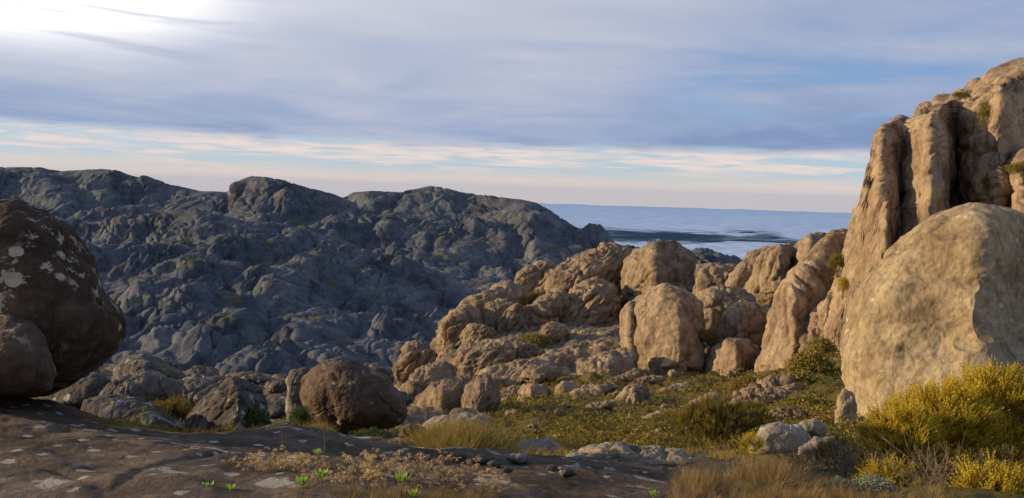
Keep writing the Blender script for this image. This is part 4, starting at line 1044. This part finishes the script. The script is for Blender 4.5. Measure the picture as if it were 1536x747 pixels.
def needles(n, L=0.12, w=0.012, up=0.8, h=1.0, r0=0.0):
    """upright feathery shoot, unit height: n narrow leaves on a stem"""
    V, Fc, T_ = [], [], []
    for i in range(n):
        t = (i + rn.rand()) / n
        a = i * 2.4 + rn.rand()
        rad = np.array([math.cos(a), math.sin(a), 0])
        p = np.array([0, 0, t * h]) + rad * r0
        taper = (1 - t * 0.65) * (0.6 + 0.4 * min(1, t * 6))
        d = rad * (1 - up * 0.55) + np.array([0, 0, up]); d /= np.linalg.norm(d)
        side = np.cross(d, rad) if abs(np.dot(d, rad)) < 0.99 else np.array([0, 1.0, 0]); side /= np.linalg.norm(side)
        l = L * taper * (0.7 + 0.6 * rn.rand())
        k = len(V)
        V += [p - side * w, p + side * w, p + d * l + side * w * 0.4, p + d * l - side * w * 0.4]
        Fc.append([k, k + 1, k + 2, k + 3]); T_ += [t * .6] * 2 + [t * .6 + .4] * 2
    w0 = 0.008
    k = len(V); V += [np.array([-w0, 0, -.15]), np.array([w0, 0, -.15]), np.array([w0 * .5, 0, h]), np.array([-w0 * .5, 0, h])]; Fc.append([k, k + 1, k + 2, k + 3]); T_ += [0, 0, .3, .3]
    return np.array(V), np.array(Fc), np.array(T_)


def clump(n, w=0.10, flat=0.75):
    """rounded tuft of small leaf faces, unit radius"""
    u = rn.normal(size=(n, 3)); u /= np.linalg.norm(u, axis=1)[:, None]; u[:, 2] = np.abs(u[:, 2])
    r = 0.55 + 0.5 * rn.rand(n); c = u * r[:, None] * np.array([1, 1, flat])
    nr_ = u + rn.normal(size=(n, 3)) * 0.6; x, y, z = frame_from(nr_)
    s = w * (0.6 + 0.8 * rn.rand(n))[:, None]
    V = np.stack([c - x * s, c - y * s * 0.6, c + x * s * 1.2, c + y * s * 0.6], 1).reshape(-1, 3)
    Fc = np.arange(4 * n).reshape(n, 4)
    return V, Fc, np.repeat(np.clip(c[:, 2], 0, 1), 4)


def blade_tuft(n, spread=0.35, w=0.012, bend=0.35):
    V, Fc, T_ = [], [], []
    for i in range(n):
        a = rn.rand() * 6.283; r = spread * math.sqrt(rn.rand()) * 0.5
        b = np.array([math.cos(a) * r, math.sin(a) * r, 0]); o = np.array([math.cos(a + rn.normal() * .6), math.sin(a + rn.normal() * .6), 0])
        hgt = 0.55 + 0.5 * rn.rand(); k = len(V); ww = w * (0.7 + .6 * rn.rand()); sd_ = np.array([-o[1], o[0], 0]) * ww
        bd = bend * (0.3 + rn.rand())
        p1 = b + o * bd * .3 + np.array([0, 0, hgt * .6]); p2 = b + o * bd + np.array([0, 0, hgt])
        V += [b - sd_, b + sd_, p1 + sd_ * .8, p1 - sd_ * .8, p2 + sd_ * .15, p2 - sd_ * .15]
        Fc += [[k, k + 1, k + 2, k + 3], [k + 3, k + 2, k + 4, k + 5]]; T_ += [0, 0, .5, .5, 1, 1]
    return np.array(V), np.array(Fc), np.array(T_)


def empty(name, loc, label, cat, group=None):
    o = bpy.data.objects.new(name, None); o.location = loc; o.empty_display_size = 0.2
    scene.collection.objects.link(o)
    return tag(o, label, cat, group)


def part(name, arr, mat, parent, kind=None):
    V, Fc, T_ = arr
    o = mesh(name, V - np.array(parent.location), Fc, mat, smooth=False, origin=np.zeros(3), attrs={'tint': T_})
    o.parent = parent
    if kind:
        o['kind'] = kind
    return o


def plume():
    ps = []
    for j in range(4):
        v, f, t = needles(17, 0.17, 0.026, up=0.75, h=0.75 + .25 * rn.rand())
        a = j * 1.57 + rn.rand(); lean_ = 0.0 if j == 0 else 0.32
        v = v + np.array([math.cos(a), math.sin(a), 0]) * lean_ * v[:, 2:3]
        ps.append((v, f, t))
    return join(ps)
SHOOT = [plume() for _ in range(5)]
CL = [clump(46, 0.13) for _ in range(5)]
CLF = [clump(90, 0.085) for _ in range(4)]
BT = [blade_tuft(26) for _ in range(4)]
BTF = [blade_tuft(44, 0.5, 0.007, 0.5) for _ in range(3)]


def stamp(protos, pts, dirs, scl, tint):
    idx = rn.randint(0, len(protos), len(pts)); out_ = []
    for k in range(len(protos)):
        m_ = idx == k
        if m_.any():
            out_.append(inst(protos[k], pts[m_], dirs[m_], np.asarray(scl)[m_], np.asarray(tint)[m_]))
    return join(out_)


def tubes(segs, w):
    """flat-crossed twigs: list of (p,q)"""
    V, Fc = [], []
    for (p, q), ww in zip(segs, w):
        d = q - p; d = d / (np.linalg.norm(d) + 1e-9)
        x = np.cross(d, [0.3, 0.8, 0.5]); x /= np.linalg.norm(x); y = np.cross(d, x)
        k = len(V)
        for c, rr in ((p, ww), (q, ww * .55)):
            for j in range(3):
                an = j * 2.094; V.append(c + (x * math.cos(an) + y * math.sin(an)) * rr)
        for j in range(3):
            Fc.append([k + j, k + (j + 1) % 3, k + 3 + (j + 1) % 3, k + 3 + j])
    V = np.array(V); return V, np.array(Fc), rn.rand(len(V)) * .3 + .2


def heath_bush(name, label, px, py, rx, ry, d, n, hs, mat, group=None, base=None, protos=None, thick=None, upb=1.0, cat='shrub'):
    if protos is None and d < 30:
        n = int(n * 1.2); hs = hs * 0.72
    """a bush filling the ellipse (px,py,rx,ry) of the photo at depth d, on its own stems"""
    c = P(px, py, d); mp = d / F
    R3 = np.array([rx * mp, (thick or rx * mp * 0.8), ry * mp])
    u = rn.normal(size=(n, 3)); u /= np.linalg.norm(u, axis=1)[:, None]; u[:, 2] = np.where(rn.rand(n) < 0.75, np.abs(u[:, 2]), u[:, 2])
    lumpn = 1 + 0.22 * fbm(u * 2.2 + rn.rand() * 30, 2, 3)
    r = (rn.rand(n) ** 0.35) * lumpn
    pts = c + u * R3 * r[:, None]
    pts[:, 2] -= hs * 0.55
    foot = c - np.array([0, 0, R3[2] * 1.05])
    dirs = u * np.array([.45, .45, .15]) + np.array([0, 0, upb]) * 0.75 + rn.normal(size=(n, 3)) * 0.2
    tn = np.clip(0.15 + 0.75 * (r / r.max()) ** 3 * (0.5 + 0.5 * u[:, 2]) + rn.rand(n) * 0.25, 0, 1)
    e = empty(name, foot, label, cat, group)
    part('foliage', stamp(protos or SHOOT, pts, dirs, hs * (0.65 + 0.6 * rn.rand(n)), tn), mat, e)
    ns = 26
    ks = rn.randint(0, n, ns); segs, ww = [], []
    for k in ks:
        a = foot + rn.normal(size=3) * np.array([.12, .12, 0]) * R3; m1 = (a + pts[k]) / 2 + rn.normal(size=3) * 0.08 * R3
        segs += [(a, m1), (m1, pts[k])]; ww += [hs * .03, hs * .018]
    part('stem', tubes(segs, ww), M_wood, e)
    return e


# big yellow heath on the right
G_H = 'yellow-green heath shrubs at the lower right'
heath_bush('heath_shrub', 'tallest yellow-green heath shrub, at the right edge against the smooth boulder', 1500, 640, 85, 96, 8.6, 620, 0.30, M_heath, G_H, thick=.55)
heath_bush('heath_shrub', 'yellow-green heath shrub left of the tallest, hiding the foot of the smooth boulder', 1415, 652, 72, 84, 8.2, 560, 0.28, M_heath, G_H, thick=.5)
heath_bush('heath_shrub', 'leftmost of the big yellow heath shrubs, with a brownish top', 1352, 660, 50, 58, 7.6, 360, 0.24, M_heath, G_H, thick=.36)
heath_bush('heath_shrub', 'yellow shoots rising at the bottom right corner, nearest the camera', 1500, 752, 66, 60, 5.9, 330, 0.22, M_heath, G_H, thick=.32)
heath_bush('heath_shrub', 'low yellow sprigs at the bottom edge below the big heath shrubs', 1330, 725, 40, 40, 6.6, 170, 0.18, M_heath, G_H, thick=.26)
heath_bush('heath_shrub', 'brown-green low heath between the pale bank rocks and the big shrubs', 1262, 690, 44, 32, 8.6, 190, 0.16, M_heathd, G_H, thick=.3)
heath_bush('dark_bush', 'large dark bushy heath at the lower end of the green slope', 1076, 642, 62, 48, 21, 640, 0.42, M_heathd, thick=.9)
heath_bush('dark_bush', 'dark bush joined to the right end of the large dark one', 1128, 632, 36, 28, 23, 260, 0.40, M_heathd, thick=.6)
heath_bush('small_bush', 'small yellow-green bush against the largest pale bank rock', 1128, 672, 17, 24, 11.2, 120, 0.14, M_heath, thick=.16)
heath_bush('pale_shrub', 'pale sage-coloured shrublet at the bottom edge, left of the corner heath', 1312, 735, 34, 20, 5.6, 260, 0.055, M_pale, thick=.16, protos=CL)
heath_bush('pale_shrub', 'tiny pale shrublet left of the larger sage one', 1262, 728, 14, 12, 5.8, 70, 0.045, M_pale, thick=.07, protos=CL)
for lab, x, y, rx, ry, d, nn_, hh_, mt in [
        ('green bush in the gully at the foot of the cliff', 1216, 548, 24, 20, 100, 150, 1.5, M_cover), ('yellow-green bush lower in the cliff gully', 1204, 580, 30, 22, 78, 190, 1.3, M_cover), ('bush beside the foot of the long narrow rib', 1232, 520, 12, 16, 116, 60, 1.4, M_cover),
        ('dark bush under the tan slab at the cliff foot', 1214, 612, 26, 16, 50, 120, .9, M_heathd), ('bush left of the short pillar stone', 1238, 640, 16, 14, 30, 90, .5, M_cover), ('dark shrub at the foot of the pale blunt block', 1048, 590, 22, 12, 90, 90, 1.2, M_heathd),
        ('shrub right of the pale blunt block', 1120, 576, 20, 12, 100, 80, 1.2, M_cover), ('shrub in the cleft beside the broad front dome', 1064, 505, 9, 13, 160, 40, 1.6, M_heathd), ('green tuft on the ledge at the top of the smooth ramp', 1257, 396, 9, 19, 132, 60, 0.9, M_heathd),
        ('golden tuft in the cleft beside the smooth ramp', 1265, 428, 3, 20, 120, 36, 0.8, M_heath), ('small green patch on the crest of the sunlit ridge', 806, 443, 12, 6, 255, 40, 1.8, M_cover), ('green patch on the ledge below the small cube-like boulder', 800, 507, 18, 7, 200, 50, 1.8, M_cover),
        ('dark tuft on the cliff skyline', 1440, 141, 11, 4, 128, 30, 0.7, M_heathd), ('green shrub in the crack at the cliff top', 1476, 172, 4, 22, 118, 50, 0.8, M_cover), ('green shrub on the cliff face at the right edge', 1530, 250, 14, 7, 106, 60, 0.8, M_cover),
        ('dark shrub in the shaded cleft of the cliff', 1492, 272, 12, 18, 116, 45, 1.3, M_heathd), ('dark clump filling the shaded hollow under the dark-fronted boulder', 768, 612, 22, 9, 66, 90, .8, M_heathd), ('green shrub under the egg-shaped boulder', 560, 655, 34, 9, 12.0, 170, .10, M_green),
        ('dark shrub in the shaded hollow left of the wedge boulder', 250, 622, 34, 20, 19, 190, .35, M_heathd), ('green sprig at the right foot of the wedge boulder', 382, 628, 14, 16, 16.6, 90, .18, M_green), ('leafy sprig between the upright grey boulder and the egg-shaped one', 452, 625, 10, 18, 11.6, 60, .10, M_green),
        ('green clump by the yellow grass tuft', 862, 668, 14, 9, 19, 70, .3, M_cover)]:
    heath_bush('bush', lab, x, y, rx, ry, d, nn_, hh_, mt, 'bushes among the rocks', protos=CLF if d > 25 or mt is M_green else SHOOT)

# heath cover on the slope
def pick(cond, n, wt_=None):
    k = np.where(cond)[0]
    return k[rn.randint(0, len(k), n)]
fl = GV.reshape(-1, 3)
covn = fbm(fl / 5.0, 4, 77)
cond = (_gpx > 738) & (_gpx < 1300) & (_gz > 15) & (_gz < 170) & (_gpy > 500) & (covn > -0.22)
k = pick(cond, 5200)
dsz = _gz[k]
pts = fl[k] + np.stack([rn.normal(size=len(k)) * dsz * .003, rn.normal(size=len(k)) * dsz * .02, np.zeros(len(k))], 1)
sc_ = (0.16 + dsz * 0.0058) * (0.5 + 1.0 * rn.rand(len(k)) ** 1.6)
pts[:, 2] -= sc_ * 0.3
tn = np.clip(0.45 + 0.45 * fbm(pts / 3.0, 2, 70) + rn.normal(size=len(k)) * .16, 0, 1)
cv = stamp(CL, pts, np.tile([0, 0, 1.0], (len(k), 1)) + rn.normal(size=(len(k), 3)) * .12, sc_, tn)
o = mesh('heath_cover', cv[0], cv[1], M_cover, smooth=False, origin=np.zeros(3), attrs={'tint': cv[2]}); o['kind'] = 'stuff'; o['label'] = 'low green-brown heath covering the slope between the boulders'

k = pick((_gpx > 745) & (_gpx < 1290) & (_gz > 17) & (_gz < 160) & (_gpy > 505) & (covn > 0.12), 420)
dsz = _gz[k]; sc_ = (0.35 + dsz * 0.0105) * (0.5 + .9 * rn.rand(len(k)) ** 1.5); pts = fl[k].copy(); pts[:, 2] -= sc_ * .25
cv = stamp(CLF, pts, np.tile([0, 0, 1.0], (len(k), 1)) + rn.normal(size=(len(k), 3)) * .12, sc_, np.clip(.35 + rn.normal(size=len(k)) * .2, 0, 1))
o = mesh('heath_thicket', cv[0], cv[1], M_heathd, smooth=False, origin=np.zeros(3), attrs={'tint': cv[2]}); o['kind'] = 'stuff'; o['label'] = 'darker taller heath thickets dotted over the slope'

# dry grass along the lower edge
def grass(name, label, cond, n, size, mat, protos, up=0.12, seed=0):
    k = pick(cond, n); dz = _gz[k]
    pts = fl[k] + rn.normal(size=(n, 3)) * np.array([.04, .08, 0]) * (dz / 6)[:, None]
    pts[:, 2] -= 0.02
    s_ = size * (0.5 + 0.9 * rn.rand(n))
    tn = np.clip(.5 + .5 * fbm(pts * 1.5, 2, 71) + rn.normal(size=n) * .15, 0, 1)
    a = stamp(protos, pts, np.tile([0.1, 0, 1.0], (n, 1)) + rn.normal(size=(n, 3)) * up, s_, tn)
    o = mesh(name, a[0], a[1], mat, smooth=False, origin=np.zeros(3), attrs={'tint': a[2]}); o['kind'] = 'stuff'; o['label'] = label
    return o
gn = fbm(fl * 1.2, 3, 90)
grass('dry_grass', 'straw-coloured dry grass along the bottom edge of the view',
      (_gpx > 340) & (_gpx < 730) & (_gz > 2.5) & (_gz < 5.6) & (_gpy > 742 + 22 * gn) & (_gpy < 860) & (gn > -0.2), 420, 0.075, M_straw, BTF, up=.3)
grass('dry_grass', 'dry brown grass on the right bank below the heath',
      (_gpx > 1010) & (_gpx < 1420) & (_gz > 3.0) & (_gz < 10.5) & (_gpy > 698 + 22 * gn) & (_gpy < 860) & (gn > -.05), 620, 0.085, M_straw, BTF, up=.5)
grass('moss_turf', 'golden short turf edging the mossy lip of the bedrock',
      (_gpx > 110) & (_gpx < 450) & (np.abs(_gz + 0.70 - np.interp(_gpx, [a[0] for a in g3], [a[2] for a in g3])) < 0.42) & (gn > -0.35), 5200, 0.034, M_gold, BT)
grass('grass_tufts', 'scattered yellow grass between the stones near the sunlit slab',
      (_gpx > 690) & (_gpx < 1100) & (_gz > 11.5) & (_gz < 24) & (gn > 0.1), 900, 0.16, M_gold, BT, up=.25)
grass('grass_tufts', 'scattered yellow grass on the grey slabs of the left hollow',
      (_gpx > 60) & (_gpx < 640) & (_gz > 14) & (_gz < 70) & (gn > 0.25), 700, 0.22, M_gold, BT, up=.25)


def tussock(label, px, py, d, wpx, hpx, n, mat, name='grass_tussock', group=None):
    c = P(px, py, d); mp = d / F; w = wpx * mp; h = hpx * mp
    pts = c + np.stack([rn.normal(size=n) * w * .30, rn.normal(size=n) * w * .25, -rn.rand(n) * h * .15], 1)
    dr = (pts - c) / w * 1.1 + np.array([0, 0, 1.0]) + rn.normal(size=(n, 3)) * .12
    a = stamp(BTF, pts, dr, h * (.6 + .5 * rn.rand(n)), np.clip(.5 + rn.normal(size=n) * .22, 0, 1))
    o = mesh(name, a[0], a[1], mat, smooth=False, attrs={'tint': a[2]})
    return tag(o, label, 'grass tussock', group)
tussock('dense golden grass tussock right of the egg-shaped boulder, dark beneath', 693, 684, 10.4, 92, 52, 170, M_gold)
tussock('smaller golden tussock on the right side of the dense one', 748, 682, 11.4, 40, 30, 60, M_gold)
tussock('yellow grass tuft at the foot of the heath, beside a pale flat slab', 838, 682, 15.5, 50, 26, 70, M_gold)
tussock('bright dry tussock at the bottom edge right of centre', 1160, 735, 5.6, 90, 46, 110, M_straw)
tussock('dry tussock left of the bare twigs on the right bank', 1065, 742, 5.4, 80, 36, 90, M_straw)
tussock('grass fringe under the left side of the egg-shaped boulder', 478, 652, 11.3, 34, 22, 40, M_gold)

# dry everlasting flowers along the bottom
def flower_shrub(label, px, py, d, wpx, hpx, n):
    c = P(px, py, d); mp = d / F; w = wpx * mp; h = hpx * mp
    e = empty('dry_flower_plant', c, label, 'dry plant', 'dry straw-coloured flower plants along the bottom edge')
    segs, ww, tips = [], [], []
    for i in range(n):
        a = c + np.array([rn.normal() * w * .12, rn.normal() * w * .1, 0])
        t = c + np.array([rn.normal() * w * .33, rn.normal() * w * .3, h * (.55 + .5 * rn.rand())])
        m1 = (a + t) / 2 + np.array([0, 0, h * .08]); segs += [(a, m1), (m1, t)]; ww += [.0022, .0015]; tips.append(t)
        for j in range(2):
            t2 = m1 + (t - m1) * (.5 + .3 * rn.rand()) + rn.normal(size=3) * w * .10 + np.array([0, 0, h * .08]); segs.append((m1, t2)); ww.append(.0012); tips.append(t2)
    part('stem', tubes(segs, ww), M_wood, e)
    tips = np.array(tips)
    part('flower_head', stamp(CL, tips, np.tile([0, 0, 1.0], (len(tips), 1)) + rn.normal(size=(len(tips), 3)) * .4, .020 * (.6 + .8 * rn.rand(len(tips))), rn.rand(len(tips))), M_head, e)
for lab, x, y, d, w, h, n_ in [('dry flower plant standing left of the two dark dead stalks', 395, 742, 5.0, 60, 62, 34), ('dry flower plant between the two dark dead stalks', 440, 735, 5.0, 60, 55, 34), ('dry flower plant at the middle of the bottom edge, tallest cluster', 545, 748, 4.8, 90, 62, 50),
                               ('dry flower plant left of the centre bottom rosette', 610, 750, 4.8, 70, 60, 40), ('dry flower plant right of the centre bottom rosette', 675, 752, 4.8, 80, 56, 46), ('dry flower plant in front of the left rosettes', 485, 756, 4.7, 70, 44, 36),
                               ('last dry flower plant toward the shaded bedrock', 735, 752, 5.0, 50, 36, 24), ('dry flower plant at the far left of the grass edge', 340, 756, 4.9, 50, 40, 20)]:
    flower_shrub(lab, x, y, d, w, h, n_)

# two dark dead stalks
for lab, x, y, d, h in [('taller dark dead flower stalk rising over the left lichened bedrock', 421, 742, 5.2, 100), ('dark dead flower stalk right of the taller one, below the egg boulder', 484, 738, 5.3, 92), ('thin dead stalk over the shaded bedrock, left of the others', 342, 742, 5.0, 66)]:
    a = P(x, y, d); b_ = P(x + 3, y - h, d); m1 = (a + b_) / 2 + np.array([.008, 0, 0])
    e = empty('dead_stalk', a, lab, 'dead stalk', 'dark dead flower stalks')
    part('stem', tubes([(a, m1), (m1, b_)], [.005, .004]), M_wood, e)
    kk = 26; tt = .45 + .55 * rn.rand(kk); pp = a + (b_ - a) * tt[:, None] + rn.normal(size=(kk, 3)) * .006
    part('seed_head', stamp(CL, pp, rn.normal(size=(kk, 3)) * .4 + np.array([0, 0, 1.0]), .014 * (.5 + .6 * rn.rand(kk)), np.zeros(kk)), M_wood, e)

# bright green rosettes: every leaf a part
lv = []
for t, w in [(0, .10), (.35, .17), (.7, .14), (1.0, .02)]:
    lv += [(t, -w, .35 * t * t), (t, 0, .35 * t * t - .05 * (1 - t)), (t, w, .35 * t * t)]
lf = []
for i in range(3):
    for j in range(2):
        a = i * 3 + j; lf.append((a, a + 1, a + 4, a + 3))
leaf_me = bpy.data.meshes.new('leaf'); leaf_me.from_pydata(lv, [], lf); leaf_me.materials.append(M_bright)
for p_ in leaf_me.polygons:
    p_.use_smooth = True
at = leaf_me.attributes.new('tint', 'FLOAT', 'POINT'); at.data.foreach_set('value', [v[0] for v in lv])
def rosette(label, px, py, d, rpx, stem_px=18, nl=15):
    r = rpx * d / F; top = P(px, py, d); foot = P(px, py + stem_px, d)
    e = empty('rosette_plant', foot, label, 'succulent plant', 'bright green rosette plants along the bottom edge')
    part('stem', tubes([(foot, top)], [.006]), M_wood, e)
    for i in range(nl):
        o = bpy.data.objects.new('leaf', leaf_me); scene.collection.objects.link(o); o.parent = e
        o.location = top - foot; ring = i / nl
        o.rotation_euler = (0, -math.radians(12 + 62 * ring + rn.rand() * 10), i * 2.4 + rn.rand() * .3)
        o.scale = [r * (1.0 - .35 * ring)] * 3
for lab, x, y, d, rp, sp in [('green rosette right of the second dead stalk, upper of the left pair', 482, 717, 4.9, 15, 26), ('green rosette lower left of the left pair, dimmer', 453, 728, 4.8, 15, 24), ('bright green rosette at the middle of the bottom edge', 602, 724, 4.8, 16, 26),
                           ('bright green rosette tip cut by the bottom edge right of the middle one', 620, 745, 4.7, 12, 20), ('small yellow-green rosette on a tall stem above the left pair', 476, 682, 5.0, 9, 40), ('tiny bright green rosette on the shaded bedrock, right of centre', 980, 744, 4.7, 9, 12),
                           ('dim green rosette at the bottom edge, left of the dry grass', 312, 736, 4.8, 14, 20), ('dim green rosette right beside the leftmost dim one', 345, 738, 4.8, 12, 20)]:
    rosette(lab, x, y, d - 0.45, rp * 1.15, sp)

# bare twiggy shrubs on the right bank
def twigs(label, px, py, d, wpx, hpx, n):
    c = P(px, py, d); mp = d / F; w = wpx * mp; h = hpx * mp; segs, ww = [], []
    for i in range(n):
        a = c + np.array([rn.normal() * w * .15, rn.normal() * w * .15, 0])
        t = c + np.array([rn.normal() * w * .38, rn.normal() * w * .3, h * (.4 + .6 * rn.rand())])
        m1 = a + (t - a) * .5 + rn.normal(size=3) * w * .05
        segs += [(a, m1), (m1, t)]; ww += [.0045, .003]
        for j in range(4):
            s0 = m1 + (t - m1) * rn.rand(); s1 = s0 + (t - m1) * .35 + rn.normal(size=3) * w * .07; segs.append((s0, s1)); ww.append(.0018)
    V_, F_, T_ = tubes(segs, ww)
    o = mesh('bare_twig_shrub', V_, F_, M_wood, smooth=False, attrs={'tint': T_ + rn.rand() * .5})
    tag(o, label, 'bare shrub', 'bare twiggy shrubs on the right bank')
for lab, x, y, d, w, h, n_ in [('bare grey twig shrub in front of the pale bank rocks', 1205, 716, 7.6, 90, 56, 60), ('bare twig shrub between the bank rocks and the yellow heath', 1275, 722, 7.0, 70, 60, 50), ('brown bare twigs below the big yellow heath shrubs', 1400, 745, 6.2, 110, 70, 70), ('thin bare twigs at the left end of the right bank', 1135, 735, 6.6, 60, 34, 36)]:
    twigs(lab, x, y, d, w, h, n_)
